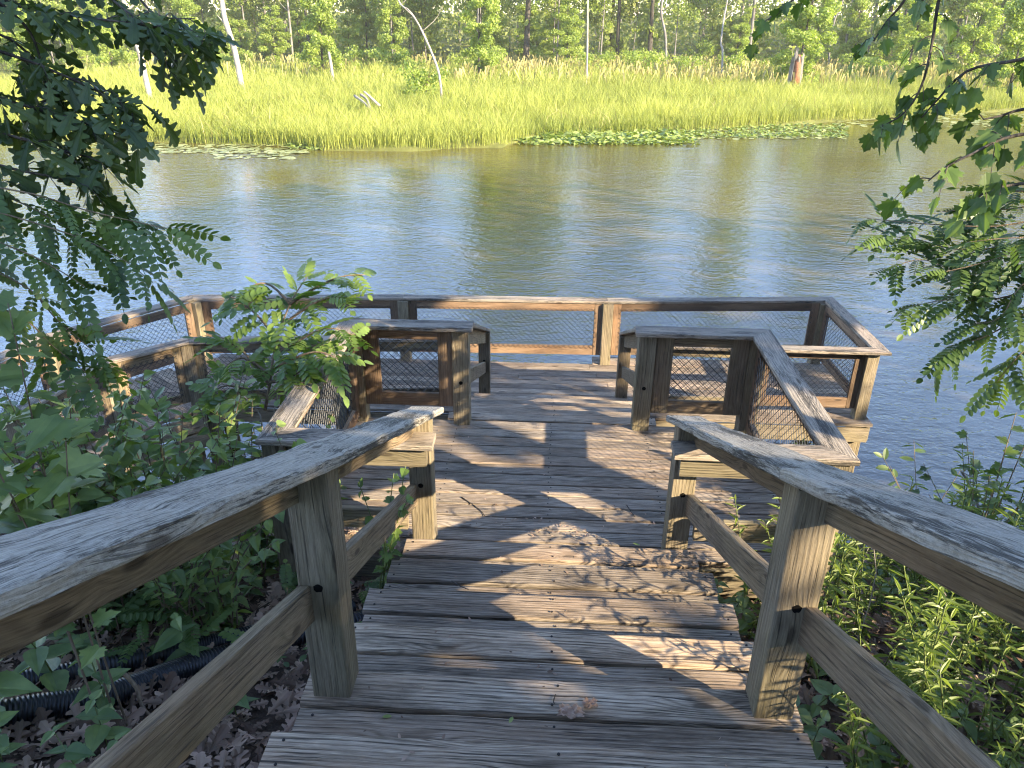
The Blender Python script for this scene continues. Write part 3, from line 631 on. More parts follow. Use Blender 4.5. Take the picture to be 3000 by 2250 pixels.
def make_tree(kind, seed):
    random.seed(seed)
    t = thing({'young': 'leafy_tree', 'tall': 'forest_tree', 'shrub': 'marsh_shrub', 'thin': 'slender_tree'}[kind], None, 'tree' if kind != 'shrub' else 'shrub')
    tr = MB(); cr = MB()
    if kind == 'shrub':
        H = random.uniform(1.6, 2.8)
        for i in range(7):
            a = random.random()*6.28; tube(tr, smooth_path([(0, 0, -.1), (math.cos(a)*.3, math.sin(a)*.3, H*.5), (math.cos(a)*.8, math.sin(a)*.8, H*.9)], 5), .03, .01, 4)
        cents = [(random.gauss(0, .8), random.gauss(0, .8), random.uniform(.3, H), random.uniform(.4, .8)) for _ in range(14)]
        crown(cr, cents, 1100, .2)
    elif kind == 'young':
        H = random.uniform(7.5, 11); rad = random.uniform(1.5, 2.3); lean = random.uniform(-.5, .5)
        P = smooth_path([(0, 0, -.2), (lean*.3, .1, H*.4), (lean, 0, H)], 8); tube(tr, P, .13, .03, 7)
        cents = []
        for i in range(56):
            z = random.uniform(.06, 1)*H; rr = rad*(1-((z/H-.45)/.62)**2)**.5 if abs(z/H-.45) < .62 else .3; a = random.random()*6.28; q = random.random()**.5*rr
            cents.append((math.cos(a)*q+lean*z/H, math.sin(a)*q, z, random.uniform(.35, .8)))
            if i % 2 == 0: tube(tr, [(lean*z/H, 0, z*.8), (math.cos(a)*q*.7+lean*z/H, math.sin(a)*q*.7, z)], .025, .008, 4)
        crown(cr, cents, 9000, .24)
    else:
        H = random.uniform(22, 29) if kind == 'tall' else random.uniform(13, 19); r0 = random.uniform(.2, .34) if kind == 'tall' else random.uniform(.07, .13); bx_, by_ = random.uniform(-1.2, 1.2), random.uniform(-1, 1)
        P = smooth_path([(0, 0, -.3), (bx_*.15, by_*.2, H*.2), (bx_*.5, by_*.4, H*.5), (bx_, by_, H)], 14); tube(tr, P, lambda f: r0*(1.25 if f < .03 else 1)*(1-.85*f), None, 9)
        cents = []
        for i in range(26 if kind == 'tall' else 16):
            z = H*random.uniform(.34, 1.); a = random.random()*6.28; q = random.uniform(.6, 4.6 if kind == 'tall' else 2.4)*(1.1-.6*z/H)
            cents.append((math.cos(a)*q+bx_*z/H, math.sin(a)*q+by_*z/H, z, random.uniform(.9, 1.9)))
            tube(tr, smooth_path([(bx_*z/H, by_*z/H, z*.86), (math.cos(a)*q*.5+bx_*z/H, math.sin(a)*q*.5+by_*z/H, z*.95), (math.cos(a)*q+bx_*z/H, math.sin(a)*q+by_*z/H, z)], 4), r0*.25, .015, 4)
        for i in range(random.randint(0, 6)):
            z = random.uniform(1.5, 8.5); a = random.random()*6.28; q = random.uniform(.2, 1.4); cents.append((math.cos(a)*q, math.sin(a)*q, z, random.uniform(.3, .8)))
            tube(tr, [(0, 0, z*.9), (math.cos(a)*q, math.sin(a)*q, z)], .03, .01, 4)
        crown(cr, cents, 5200 if kind == 'tall' else 2600, .42 if kind == 'tall' else .34)
    tr.build('trunk' if kind != 'shrub' else 'stems', {'tall': random.choice([B_GREY, B_DARK]), 'thin': B_GREY, 'young': B_DARK, 'shrub': B_TWIG}[kind], t, True)
    cr.build('crown' if kind != 'shrub' else 'foliage', L_YOUNG if kind in ('young', 'shrub') else L_FOR, t)
    return t
USED = set()
def place(proto, P, rz, sx, sz, label, group=None):
    o = proto if proto.name not in USED else copy_tree(proto)
    if o is proto: USED.add(proto.name)
    o.location = P; o.rotation_euler = (0, 0, rz); o.scale = (sx, sx, sz); o['label'] = label
    if group: o['group'] = group
    return o
YOUNG = [make_tree('young', 100+i) for i in range(4)]; TALL = [make_tree('tall', 200+i) for i in range(5)]; THIN = [make_tree('thin', 300+i) for i in range(3)]; SHRUB = [make_tree('shrub', 400+i) for i in range(3)]
FZ = -1.85
def fp(px, py): p = at_z(px, py, -1.0); return V((p.x, p.y, FZ-.1))
random.seed(5)
# trees that stand out at the front of the wood
place(YOUNG[0], fp(945, 206), .3, .95, .95, 'round leafy tree fronting the wood between two pale leaning trunks', 'leafy trees along the marsh edge')
place(YOUNG[1], fp(1405, 212), 1.2, .95, .95, 'dense leafy tree right behind the thin crooked dead stem', 'leafy trees along the marsh edge')
place(YOUNG[2], fp(2338, 225), 2.2, 1., 1., 'leafy tree rising directly above the broken hollow stump', 'leafy trees along the marsh edge')
for i, (px, py, sc_) in enumerate(((2660, 205, .9), (2830, 225, .8), (2500, 190, .75), (330, 200, .8), (560, 185, .75), (1160, 180, .8), (60, 215, .9), (2960, 250, .9))):
    lab = ['leafy tree behind the hanging maple branch, right of the hollow stump', 'leafy tree behind the drooping maple twigs near the far right reeds', 'small leafy tree just right of the broken hollow stump', 'leafy tree behind the oak leaves, left of the white leaning trunk', 'small leafy tree between the two white leaning trunks', 'small leafy tree left of the crooked dead stem', 'leafy tree at the left end of the marsh behind oak foliage', 'leafy tree at the right end of the marsh by the river bend'][i]
    place(YOUNG[(i*3+3) % 4], fp(px, py), i*1.3, sc_, sc_*random.uniform(.85, 1.05), lab, 'leafy trees along the marsh edge')
place(TALL[0], at_z(1400, 190, -1.2)-V((0, 0, .8)), .4, 1.3, 1.3, 'tallest broad crowned tree of the wood, left of the straight grey pole')
place(TALL[3], at_z(1540, 185, -1.2)-V((0, 0, .8)), 1.4, 1.2, 1.25, 'tall tree between the crooked dead stem and the straight grey pole')
def spread(n, y0, y1, dmin):
    out = []
    for _ in range(4000):
        y = random.uniform(y0, y1); x = random.uniform(-.78, .78)*y-.05*y
        if all((x-a)**2+(y-b)**2 > dmin*dmin for a, b in out): out.append((x, y))
        if len(out) == n: break
    return out
for i, (x, y) in enumerate(spread(46, 90, 128, 3.6)):
    sc_ = random.uniform(.85, 1.15); gapx = -30 < x < -12 
    if gapx: sc_ *= .72
    place(TALL[i % 5], V((x, y, FZ-.1)), random.random()*6.28, sc_, sc_, 'tall forest tree among many alike in the wood beyond the marsh', 'tall trees of the wood')
for i, (x, y) in enumerate(spread(44, 84, 122, 3.)):
    sc_ = random.uniform(.8, 1.2); place(THIN[i % 3], V((x, y, FZ-.1)), random.random()*6.28, sc_, sc_, 'slender grey stemmed tree among many alike in the wood beyond the marsh', 'slender trees of the wood')
for i, (x, y) in enumerate(spread(64, 84, 126, 3.)):
    sc_ = random.uniform(.55, .95); place(YOUNG[i % 4], V((x, y, FZ-.1)), random.random()*6.28, sc_, sc_*random.uniform(.7, 1.), 'bushy young tree among many alike under the tall wood', 'young trees under the wood')
for i, (x, y) in enumerate(spread(80, 74, 104, 2.2)):
    sc_ = random.uniform(.7, 1.25); place(SHRUB[i % 3], V((x, y, FZ-.1)), random.random()*6.28, sc_, sc_*random.uniform(.6, 1.1), 'low bushy shrub among many alike along the foot of the wood', 'shrubs at the foot of the wood')
# the deep wood, one mass
mb = MB(); tb = MB(); n = 150000
x = rnd(-1, 1, n)*125; y = 106+84*RNG.random(n)**1.3; zz = np.where(RNG.random(n) < .68, rnd(-1.8, 9, n), rnd(7, 24, n)); p = np.array([noise.noise(V((a*.22, b*.22, c*.22))) for a, b, c in zip(x, y, zz)])
ok = p > -.34; x, y, zz = x[ok], y[ok], zz[ok]; N = len(x)
scatter(mb, DIA, np.column_stack([x, y, zz]), rdirs(N), rdirs(N)+np.array([0, -.3, .5]), rnd(.35, .8, N), np.clip(.5+.9*p[ok]+rnd(-.3, .3, N), 0, 1))
for _ in range(170):
    x_, y_ = random.uniform(-150, 150), random.uniform(126, 200); H = random.uniform(14, 24); tube(mb, [(x_, y_, -2), (x_+random.uniform(-.5, .5), y_, H*.5), (x_+random.uniform(-1.5, 1.5), y_, H)], random.uniform(.14, .34), .06, 6, random.random(), 1)
tag(mb.build('woodland', [L_FAR, B_GREY]), 'far green wood closing the view behind the forest trees', 'wood', kind='stuff')
# dead trunks and fallen wood on the marsh
def dead(name, pts, r0, r1, label, cat='dead tree', mat=B_PALE, group=None, stubs=3, sides=9):
    """pts: pixels of the stem from its foot upwards; the stem stands at the distance of its foot."""
    f = at_z(*pts[0], -1.05); D = (f-CAM).dot(fw); f.z = -2.25; P = [f.copy()]
    for i, p in enumerate(pts[1:]): P.append(at_d(p[0], p[1], D+random.uniform(-.3, .3)*(i > 0)))
    if pts[-1][1] <= 5:                                     # goes on above the view
        d = (P[-1]-P[-2]).normalized(); P.append(P[-1]+(d*.6+V((0, 0, .5)))*4); P.append(P[-1]+(d*.5+V((.05, 0, .5)))*4)
    Q = smooth_path(P, 22); o = thing(name, label, cat, tuple(f), group); mb = MB(); tube(mb, Q, lambda q: .8*(r0+(r1-r0)*q)+.006*math.sin(q*37), None, sides); mb.build('trunk', mat, o, True)
    for i in range(stubs):
        k = random.randint(7, 20); mb = MB(); a = random.choice([-1, 1]); q = Q[k]; L = random.uniform(.4, 1.5)
        tube(mb, smooth_path([q, q+V((a*L*.6, random.uniform(-.3, .3), L*.5)), q+V((a*L*.9, 0, L))], 5), r1*.55, .012, 5); mb.build('broken_limb', mat, o, True)
    return o
dead('dead_tree', [(436, 262), (412, 165), (372, 36), (362, 0)], .22, .15, 'white leaning dead trunk half hidden behind the oak leaves')
dead('dead_tree', [(710, 245), (688, 150), (660, 60), (650, 0)], .25, .17, 'stout white leaning dead trunk standing in the reeds, right of the oak leaves')
dead('dead_tree', [(120, 150), (100, 95), (72, 38), (60, 0)], .3, .24, 'thick pale leaning dead trunk at the left end of the wood', stubs=1)
dead('broken_snag', [(976, 228), (970, 190), (963, 153)], .16, .11, 'short pale broken stub standing in the reeds', 'tree stub', stubs=0)
dead('dead_tree', [(1296, 272), (1288, 225), (1268, 163), (1243, 105), (1220, 61), (1196, 28), (1166, 0)], .10, .045, 'thin crooked grey dead stem bending over the reeds', stubs=4)
dead('dead_tree', [(1720, 228), (1721, 120), (1722, 0)], .10, .075, 'straight bare grey pole of a dead tree standing in the grass', stubs=1)
dead('dead_tree', [(2118, 218), (2117, 150), (2112, 128), (2120, 60), (2131, 0)], .12, .07, 'kinked pale dead stem in tan grass left of the hollow stump', stubs=4)
dead('dead_tree', [(1955, 190), (1950, 110), (1938, 45), (1940, 0)], .17, .1, 'grey dead stem among tan grass between straight pole and kinked stem', mat=B_GREY, stubs=3)
dead('dead_tree', [(1772, 118), (1790, 95), (1835, 82), (1846, 40), (1848, 0)], .1, .08, 'pale stem with a sharp elbow arching right of the straight pole', stubs=1)
dead('dead_tree', [(1128, 168), (1130, 140), (1129, 80), (1133, 0)], .09, .06, 'thin pale stem left of the crooked dead stem', stubs=1)
dead('dead_tree', [(858, 172), (851, 90), (842, 0)], .15, .11, 'slim grey trunk between white leaning trunk and short stub', mat=B_GREY, stubs=1)
dead('dead_tree', [(2430, 195), (2432, 130), (2445, 60), (2470, 0)], .13, .08, 'grey trunk just right of the broken hollow stump', mat=B_GREY, stubs=2)
dead('dead_tree', [(2988, 150), (2990, 60), (2992, 0)], .13, .11, 'grey trunk at the far right edge of the wood', mat=B_GREY, stubs=0)
# hollow stump
f = at_z(2326, 241, -1.1); f.z = -2.2; S = thing('broken_stump', 'thick broken stump with a hollow of rotten red wood in the tan grass', 'stump', tuple(f))
mb = MB(); k = 22; vs_ = []; rows = 14; Ht = 3.3
for i in range(rows):
    z = Ht*i/(rows-1)
    for j in range(k):
        a = 6.283*j/k; r = .56*(1-.25*(i/(rows-1))**.6)*(1+.16*math.sin(a*3+1)+.07*math.sin(a*7+i)); zz_ = z+(i == rows-1)*random.uniform(-.9, .5)
        front = max(0, math.cos(a+1.5708))*(.5 if 2 < i < 12 else .15)
        vs_.append((f.x+math.cos(a)*r, f.y+math.sin(a)*(r)+front*.7*(abs(math.cos(a)) < .55), f.z-.2+zz_))
mb.add(vs_, [(i*k+j, i*k+(j+1) % k, (i+1)*k+(j+1) % k, (i+1)*k+j) for i in range(rows-1) for j in range(k)]); mb.build('bark_shell', B_GREY, S, True)
mb = MB(); tube(mb, [f+V((.02, -.2, .3)), f+V((.05, -.22, 2)), f+V((0, 0, 3.0))], .34, .2, 10); mb.build('rotten_core', B_RED, S, True)
for pts, lab in (([(1040, 292), (1066, 300), (1092, 312)], 'longer bare grey log lying in the reeds'), ([(1058, 288), (1075, 292), (1086, 309)], 'shorter forked grey log lying in the reeds')):
    P = [at_z(a, b, -1.2) for a, b in pts]; P[0].z = -1.0; P[-1].z = -1.5; mb = MB(); tube(mb, smooth_path(P, 8), .085, .05, 7); tag(mb.build('fallen_log', B_PALE, smooth=True), lab, 'log', 'bare logs lying in the reeds')
P = [at_d(1066, 268, 41), at_d(1085, 285, 41), at_d(1112, 311, 41)]; mb = MB(); tube(mb, smooth_path(P, 8), .05, .09, 7); tag(mb.build('fallen_log', B_PALE, smooth=True), 'bare grey log poking up steeply from the reeds', 'log', 'bare logs lying in the reeds')
f = at_z(1240, 262, -1.1); o = place(SHRUB[1], V((f.x, f.y, -2.1)), .5, 1.05, 1.1, 'twiggy half dead shrub in the reeds left of the crooked dead stem')

# ------------------------------------------------------------------ foreground trees and shrubs
def vnoise(N, k): return RNG.normal(size=(N, 3))*k
def spray(wood, leaf, path, tmpl, size, per_m, twig_len=.25, leaves=4, droop=.35, tilt=.45, r0=.008, r1=.003, start=.0, mode='twig', tint=None, flop=0.):
    """Twigs and leaves along a branch path."""
    Ln = sum((path[i+1]-path[i]).length for i in range(len(path)-1)); tube(wood, path, r0, r1, 5)
    n = max(2, int(Ln*per_m)); pos, dr, nr = [], [], []
    for i in range(n):
        f = start+(1-start)*(i+random.random())/n; k = min(int(f*(len(path)-1)), len(path)-2); p = path[k].lerp(path[k+1], f*(len(path)-1)-k); d = (path[k+1]-path[k]).normalized()
        sd = d.cross(V((0, 0, 1))).normalized()*(1 if (i % 2) else -1)
        td = (d*random.uniform(.3, .9)+sd*random.uniform(.5, 1.)+V((random.gauss(0, .2), random.gauss(0, .2), random.gauss(-droop*.4, .3)))).normalized()
        if mode == 'leaf':
            pos.append(p); dr.append(td+V((0, 0, -droop))); nr.append(V((random.gauss(0, tilt), random.gauss(0, tilt), 1))); continue
        L = twig_len*random.uniform(.5, 1.2); q = smooth_path([p, p+td*L*.5+V((0, 0, .02)), p+td*L+V((0, 0, -droop*L*.6))], 4); tube(wood, q, r1, .0012, 4)
        for j in range(leaves):
            g = (j+1)/leaves; kk = min(int(g*4), 3); b = q[kk].lerp(q[kk+1], g*4-kk); e = (q[kk+1]-q[kk]).normalized()
            s2 = e.cross(V((0, 0, 1))).normalized()*(1 if j % 2 else -1)*(0 if j == leaves-1 else 1)
            pos.append(b); dr.append(e*.7+s2*random.uniform(.5, 1.1)+V((random.gauss(0, .2), random.gauss(0, .2), -droop*random.uniform(.2, 1.4)-flop))); nr.append(V((random.gauss(0, tilt), random.gauss(0, tilt), 1)))
    if pos:
        N = len(pos); scatter(leaf, tmpl, [tuple(p) for p in pos], [tuple(p) for p in dr], [tuple(p) for p in nr], size*rnd(.65, 1.2, N), None if tint is None else np.clip(tint+rnd(-.25, .25, N), 0, 1))
def PX(lst, n=14): return smooth_path([at_d(*q) for q in lst], n)
def tree(name, label, cat, base, trunk, rt_, limbs, mats, tmpl, size, **kw):
    """A tree whose trunk stands at base; limbs are branch paths given as lists of points."""
    T = thing(name, label, cat, tuple(base)); wd = MB(); lf = MB()
    if trunk: tube(wd, smooth_path([base+V((0, 0, -.2))]+trunk, 16), rt_, rt_*.45, 10)
    for L in limbs:
        k2 = dict(kw); k2.update(L[1]); sp = L[0]
        if len(L) > 2:
            k3 = dict(k2); k3.update(start=.15, per_m=k2['per_m']*.8, r0=.013, r1=.005); m_ = L[2].lerp(sp[0], .5)+V((random.uniform(-.1, .1), random.uniform(-.15, .15), random.uniform(.1, .35)))
            spray(wd, lf, smooth_path([L[2]+V((0, 0, random.uniform(-.8, .6))), m_, sp[0]], 10), tmpl, size, **k3)
        spray(wd, lf, sp, tmpl, size, **k2)
    wd.build('branches', mats[0], T, True); lf.build('foliage', mats[1], T); return T
random.seed(77)
def ground_at(p): return V((p.x, p.y, ground_z(p.x, p.y)))
# oak, upper left: trunk left of the view
ob = ground_at(V((-4.6, 1.6, 0))); ot = [ob+V((.1, 0, 1.6)), ob+V((.2, .2, 3.4)), ob+V((.15, .3, 6))]
jn = ob+V((.18, .1, 2.9))
limbs = []
for pl, pm in (([(-250, -150, 3.2), (30, 10, 3.3), (250, 50, 3.4), (430, 75, 3.5), (510, 95, 3.6), (600, 135, 3.65)], 13), ([(150, -150, 3.6), (330, 0, 3.6), (440, 90, 3.6), (510, 180, 3.65)], 13),
    ([(-200, 90, 3.1), (60, 170, 3.2), (230, 240, 3.3), (330, 290, 3.4), (390, 320, 3.4)], 16), ([(-200, 220, 3.1), (40, 300, 3.2), (190, 340, 3.3), (280, 370, 3.35), (350, 370, 3.4)], 16),
    ([(-200, 330, 3.0), (40, 400, 3.1), (180, 440, 3.2), (300, 470, 3.3)], 16), ([(-180, 430, 3.0), (20, 490, 3.1), (160, 520, 3.15), (250, 545, 3.2)], 13), ([(-160, -100, 3.0), (60, 60, 3.2), (120, 180, 3.3), (140, 300, 3.3)], 13),
    ([(-220, 30, 3.4), (20, 110, 3.5), (120, 210, 3.6), (150, 330, 3.6)], 14), ([(300, -160, 3.8), (420, 10, 3.8), (480, 50, 3.9), (570, 55, 3.9)], 10)):
    limbs.append((PX(pl), dict(per_m=pm), jn))
tree('oak_tree', 'dark lobed oak leaves hanging over the upper left water from an unseen trunk', 'tree', ob, ot, .14, limbs, (B_DARK, L_OAK), OAK, .15, twig_len=.17, leaves=4, droop=.3, tilt=.7, r0=.008)
# locust, left
lb = ground_at(V((-4.9, 3.1, 0))); jn = lb+V((.1, 0, 2.2)); limbs = []
for pl, pm in (([(-250, 520, 2.9), (60, 560, 2.9), (250, 615, 3.0), (400, 650, 3.05), (490, 670, 3.1)], 20), ([(-250, 560, 2.8), (60, 640, 2.9), (240, 700, 2.95), (360, 760, 3.), (450, 830, 3.05)], 20), ([(-200, 640, 2.7), (50, 730, 2.8), (170, 790, 2.85), (250, 840, 2.9)], 18),
    ([(-250, 700, 2.9), (60, 830, 3.0), (160, 930, 3.), (240, 1000, 3.05), (310, 1060, 3.1)], 24), ([(-200, 820, 2.8), (60, 930, 2.9), (150, 1010, 2.95), (250, 1090, 3.0)], 20), ([(-200, 480, 3.1), (30, 580, 3.1), (150, 640, 3.15), (280, 720, 3.2)], 18)):
    limbs.append((PX(pl), dict(per_m=pm), jn))
tree('locust_tree', 'dark feathery locust fronds drooping over the water at the left edge', 'tree', lb, [lb+V((.1, 0, 1.3)), lb+V((.1, .1, 2.6)), lb+V((0, .2, 4.6))], .09, limbs, (B_TWIG, L_LOC), LOCUST, .22, mode='leaf', droop=.3, tilt=.55, r0=.004, r1=.0015)
# maple, right
mb_ = ground_at(V((4.9, 2.0, 0))); jn = mb_+V((-.2, .1, 3.2)); limbs = []
for pl, pm in (([(2800, -180, 3.3), (2750, 0, 3.4), (2730, 130, 3.4), (2700, 250, 3.45), (2650, 330, 3.5), (2580, 372, 3.5)], 13), ([(2750, -160, 3.5), (2650, 0, 3.5), (2600, 60, 3.6), (2560, 120, 3.6)], 9), ([(3150, 150, 3.2), (2960, 180, 3.3), (2830, 210, 3.4), (2740, 300, 3.4), (2700, 345, 3.45)], 13),
    ([(3150, 380, 3.0), (2960, 400, 3.1), (2850, 450, 3.1), (2770, 490, 3.15), (2720, 530, 3.15)], 12), ([(3150, 520, 3.0), (2980, 540, 3.1), (2890, 560, 3.1), (2850, 600, 3.1)], 17), ([(3150, 300, 3.3), (3000, 320, 3.3), (2930, 340, 3.3), (2880, 350, 3.3)], 10), ([(2600, -140, 4.3), (2400, -40, 4.4), (2290, 20, 4.5), (2250, 60, 4.5)], 6)):
    limbs.append((PX(pl), dict(per_m=pm), jn))
tree('maple_tree', 'broad leaved maple branches hanging into the upper right over the water', 'tree', mb_, [mb_+V((0, 0, 1.6)), mb_+V((-.15, .1, 3.4)), mb_+V((-.1, .1, 6))], .12, limbs, (B_DARK, L_MAP), MAPLE, .092, twig_len=.15, leaves=3, droop=.5, tilt=.55, r0=.009)
# locust, right
rb = ground_at(V((5.2, 3.9, 0))); jn = rb+V((-.2, 0, 2.0)); limbs = []
for pl, pm in (([(3200, 600, 3.1), (2950, 660, 3.2), (2780, 660, 3.3), (2640, 650, 3.3), (2540, 640, 3.35)], 30), ([(3200, 640, 3.1), (2950, 720, 3.2), (2800, 730, 3.25), (2680, 700, 3.3), (2560, 690, 3.3)], 30), ([(3200, 700, 3.0), (2960, 790, 3.1), (2820, 800, 3.2), (2700, 760, 3.25), (2600, 790, 3.3)], 30),
    ([(3200, 760, 3.0), (2980, 860, 3.1), (2860, 880, 3.15), (2760, 880, 3.2), (2640, 905, 3.25)], 30), ([(3200, 800, 3.), (3000, 920, 3.1), (2900, 980, 3.1), (2820, 1010, 3.15), (2760, 1050, 3.2)], 30), ([(3200, 860, 3.), (3030, 1000, 3.1), (2960, 1070, 3.1), (2920, 1120, 3.15)], 30), ([(3200, 560, 3.3), (2980, 610, 3.4), (2880, 610, 3.4), (2760, 620, 3.45)], 16), ([(3170, 740, 2.9), (3000, 830, 3.), (2930, 930, 3.05), (2850, 950, 3.1)], 30), ([(3200, 690, 3.0), (3000, 730, 3.05), (2880, 770, 3.1), (2750, 800, 3.15)], 34), ([(3200, 720, 3.1), (3020, 790, 3.1), (2900, 830, 3.15), (2800, 840, 3.2)], 34), ([(3200, 650, 2.9), (3040, 690, 3.0), (2920, 700, 3.05), (2830, 710, 3.1)], 34), ([(3200, 600, 3.3), (3000, 560, 3.4), (2900, 580, 3.4), (2820, 640, 3.4)], 30)):
    limbs.append((PX(pl), dict(per_m=pm), jn))
tree('locust_tree', 'green feathery locust fronds spreading over blue water at the right edge', 'tree', rb, [rb+V((0, 0, 1.2)), rb+V((-.15, .1, 2.4)), rb+V((-.1, .1, 4.4))], .08, limbs, (B_TWIG, L_LOC), LOCUST, .175, mode='leaf', droop=.03, tilt=.5, r0=.004, r1=.0015)
# bright sapling between boardwalk and landing
D = 5.5; b0 = at_d(775, 1290, D); sb = ground_at(b0)
st = smooth_path([sb, b0, at_d(790, 1130, D), at_d(808, 1010, D), at_d(850, 890, D), at_d(900, 810, D)], 14)
limbs = [(st[4:], dict(per_m=16, start=.1))]
for pl in ([(790, 1130, D), (740, 1060, D+.1), (690, 1010, D+.1), (640, 985, D+.1)], [(800, 1050, D), (870, 1000, D-.15), (960, 960, D-.3), (1040, 985, D-.35)], [(815, 1000, D), (760, 930, D+.2), (700, 880, D+.3), (670, 870, D+.3)], [(830, 950, D), (900, 900, D-.1), (970, 870, D-.2), (1040, 880, D-.2)], [(850, 890, D), (930, 840, D), (1000, 810, D), (1070, 805, D)], [(800, 1080, D), (860, 1050, D-.2), (930, 1030, D-.3), (990, 1050, D-.3)], [(790, 1120, D), (840, 1110, D-.2), (880, 1090, D-.2), (930, 1080, D-.2)], [(785, 1160, D), (720, 1140, D+.1), (660, 1130, D+.1), (620, 1150, D+.1)], [(850, 890, D), (800, 840, D+.2), (760, 830, D+.2), (720, 850, D+.2)], [(795, 1100, D), (720, 1050, D), (680, 1060, D-.1), (650, 1090, D-.1)]):
    limbs.append((PX(pl, 8), dict(per_m=19)))
T = tree('sapling', 'bright green leafy sapling standing in front of the left landing guard', 'sapling', sb, None, 0, limbs, (B_TWIG, L_SAP), ASH, .23, mode='leaf', droop=.05, tilt=.4, r0=.012)
T2 = thing('bare_sapling', 'bare pale leafless twigs branching beside the green sapling', 'sapling', tuple(ground_at(at_d(790, 1330, 5.6)))); mb = MB(); D2 = 5.45
for pl, r in (([(795, 1360, D2), (815, 1250, D2), (845, 1150, D2), (868, 1085, D2)], .014), ([(800, 1330, D2), (770, 1260, D2), (760, 1210, D2), (715, 1160, D2)], .008), ([(812, 1262, D2), (840, 1230, D2), (860, 1190, D2)], .006), ([(765, 1235, D2), (740, 1235, D2), (690, 1260, D2)], .006), ([(815, 1260, D2), (803, 1200, D2), (820, 1130, D2)], .006), ([(770, 1420, D2), (790, 1360, D2), (797, 1350, D2)], .014), ([(845, 1150, D2), (872, 1120, D2), (885, 1090, D2)], .005)):
    tube(mb, PX(pl, 8), r, r*.5, 5)
mb.build('twigs', B_PALE, T2, True)
# broad-leaved shrubs on the left bank
def shrub(name, label, base, h, spread_, n, tmpl, size, start=.12, mats=(B_TWIG, L_SHR), tilt=.5, droop=.35, per_m=16, group=None, lean=(0, 0), mode='leaf', **kw):
    T = thing(name, label, 'shrub', tuple(base), group); wd, lf = MB(), MB()
    for i in range(n):
        a = 6.283*i/n+random.uniform(-.4, .4); s_ = spread_*random.uniform(.4, 1.1); H = h*random.uniform(.65, 1.1)
        p = smooth_path([base+V((random.gauss(0, .06), random.gauss(0, .06), -.05)), base+V((math.cos(a)*s_*.35+lean[0]*.4, math.sin(a)*s_*.35+lean[1]*.4, H*.55)), base+V((math.cos(a)*s_+lean[0], math.sin(a)*s_+lean[1], H))], 10)
        spray(wd, lf, p, tmpl, size, per_m, mode=mode, droop=droop, tilt=tilt, start=start, r0=.0055, r1=.002, **kw)
    wd.build('stems', mats[0], T, True); lf.build('foliage', mats[1], T); return T
def SB(px, py, D): return ground_at(at_d(px, py, D))
def shrub_to(name, label, px, py_top, D, spread_, n, tmpl, size, **kw):
    """A shrub whose top reaches a point of the photograph."""
    p = at_d(px, py_top, D); b = ground_at(p); return shrub(name, label, b, max(.3, p.z-b.z), spread_, n, tmpl, size, **kw)
shrub_to('young_maple', 'young maple with big pale lobed leaves at the left edge in front of the walkway', -40, 930, 2.5, .26, 4, MAPLE, .15, mats=(B_TWIG, L_SHR), per_m=9, tilt=.4, start=.3)
shrub_to('shrub', 'broad leaved shrub with heart shaped leaves at the left edge under the locust fronds', 130, 1190, 3.7, .45, 13, BIGOV, .115, per_m=13, start=.3)
shrub_to('shrub', 'slender upright shrub with pale new leaves in front of the inner walkway railing', 380, 1080, 4.3, .24, 5, LEAFLET, .12, mats=(B_TWIG, L_SAP), per_m=14)
shrub_to('shrub', 'dense dark shrub above the middle of the left stair cap', 330, 1250, 4.0, .55, 18, OVATE, .10, per_m=16)
shrub_to('shrub', 'leafy shrub hiding the foot of the walkway railing bend', 540, 1150, 4.9, .5, 15, LEAFLET, .125, per_m=16, tilt=.6)
shrub_to('shrub', 'green shrub in front of the blue water gap left of the landing', 690, 1270, 4.7, .45, 14, OVATE, .085, per_m=16)
shrub_to('shrub', 'low shrub close behind the upper end of the left stair railing', 900, 1290, 4.45, .26, 6, OVATE, .07, mats=(B_TWIG, L_HERB), per_m=12)
shrub_to('shrub', 'dark leafy shrub at the left edge above the near stair cap', 60, 1330, 3.9, .45, 14, BIGOV, .10, per_m=14, start=.3)
shrub_to('shrub', 'leafy shrub between the locust fronds and the sunlit walkway beam', 200, 1170, 3.9, .55, 18, OVATE, .10, per_m=15)
shrub_to('shrub', 'spreading shrub with narrow leaflets below the bright sapling', 800, 1270, 5.0, .45, 13, LEAFLET, .09, per_m=16)
shrub_to('shrub', 'dark shrub behind the left stair cap near its first post', 560, 1370, 3.9, .5, 16, OVATE, .09, per_m=15)
shrub_to('shrub', 'light green feathery shrub before the low sunlit walkway beam', 430, 1200, 4.5, .4, 9, LEAFLET, .085, mats=(B_TWIG, L_SAP), per_m=20)
shrub_to('shrub', 'fine leaved shrub rising just over the middle of the left stair cap', 420, 1400, 3.7, .45, 12, LEAFLET, .075, per_m=20)
shrub_to('shrub', 'fine leaved shrub under the locust fronds at the left edge', 90, 1120, 3.6, .42, 11, OVATE, .08, mats=(B_TWIG, L_HERB), per_m=18)
shrub_to('shrub', 'young leafy shoot climbing through the left railing beside the sunlit end post', 1085, 1390, 4.2, .1, 4, MAPLE, .06, lean=(.16, -.05), mats=(B_STEM, L_SAP), per_m=12)
shrub_to('shrub', 'small leafy shoot leaning over the left rail end in front of the landing', 1120, 1350, 4.4, .16, 4, OVATE, .075, mats=(B_STEM, L_SAP), per_m=11)
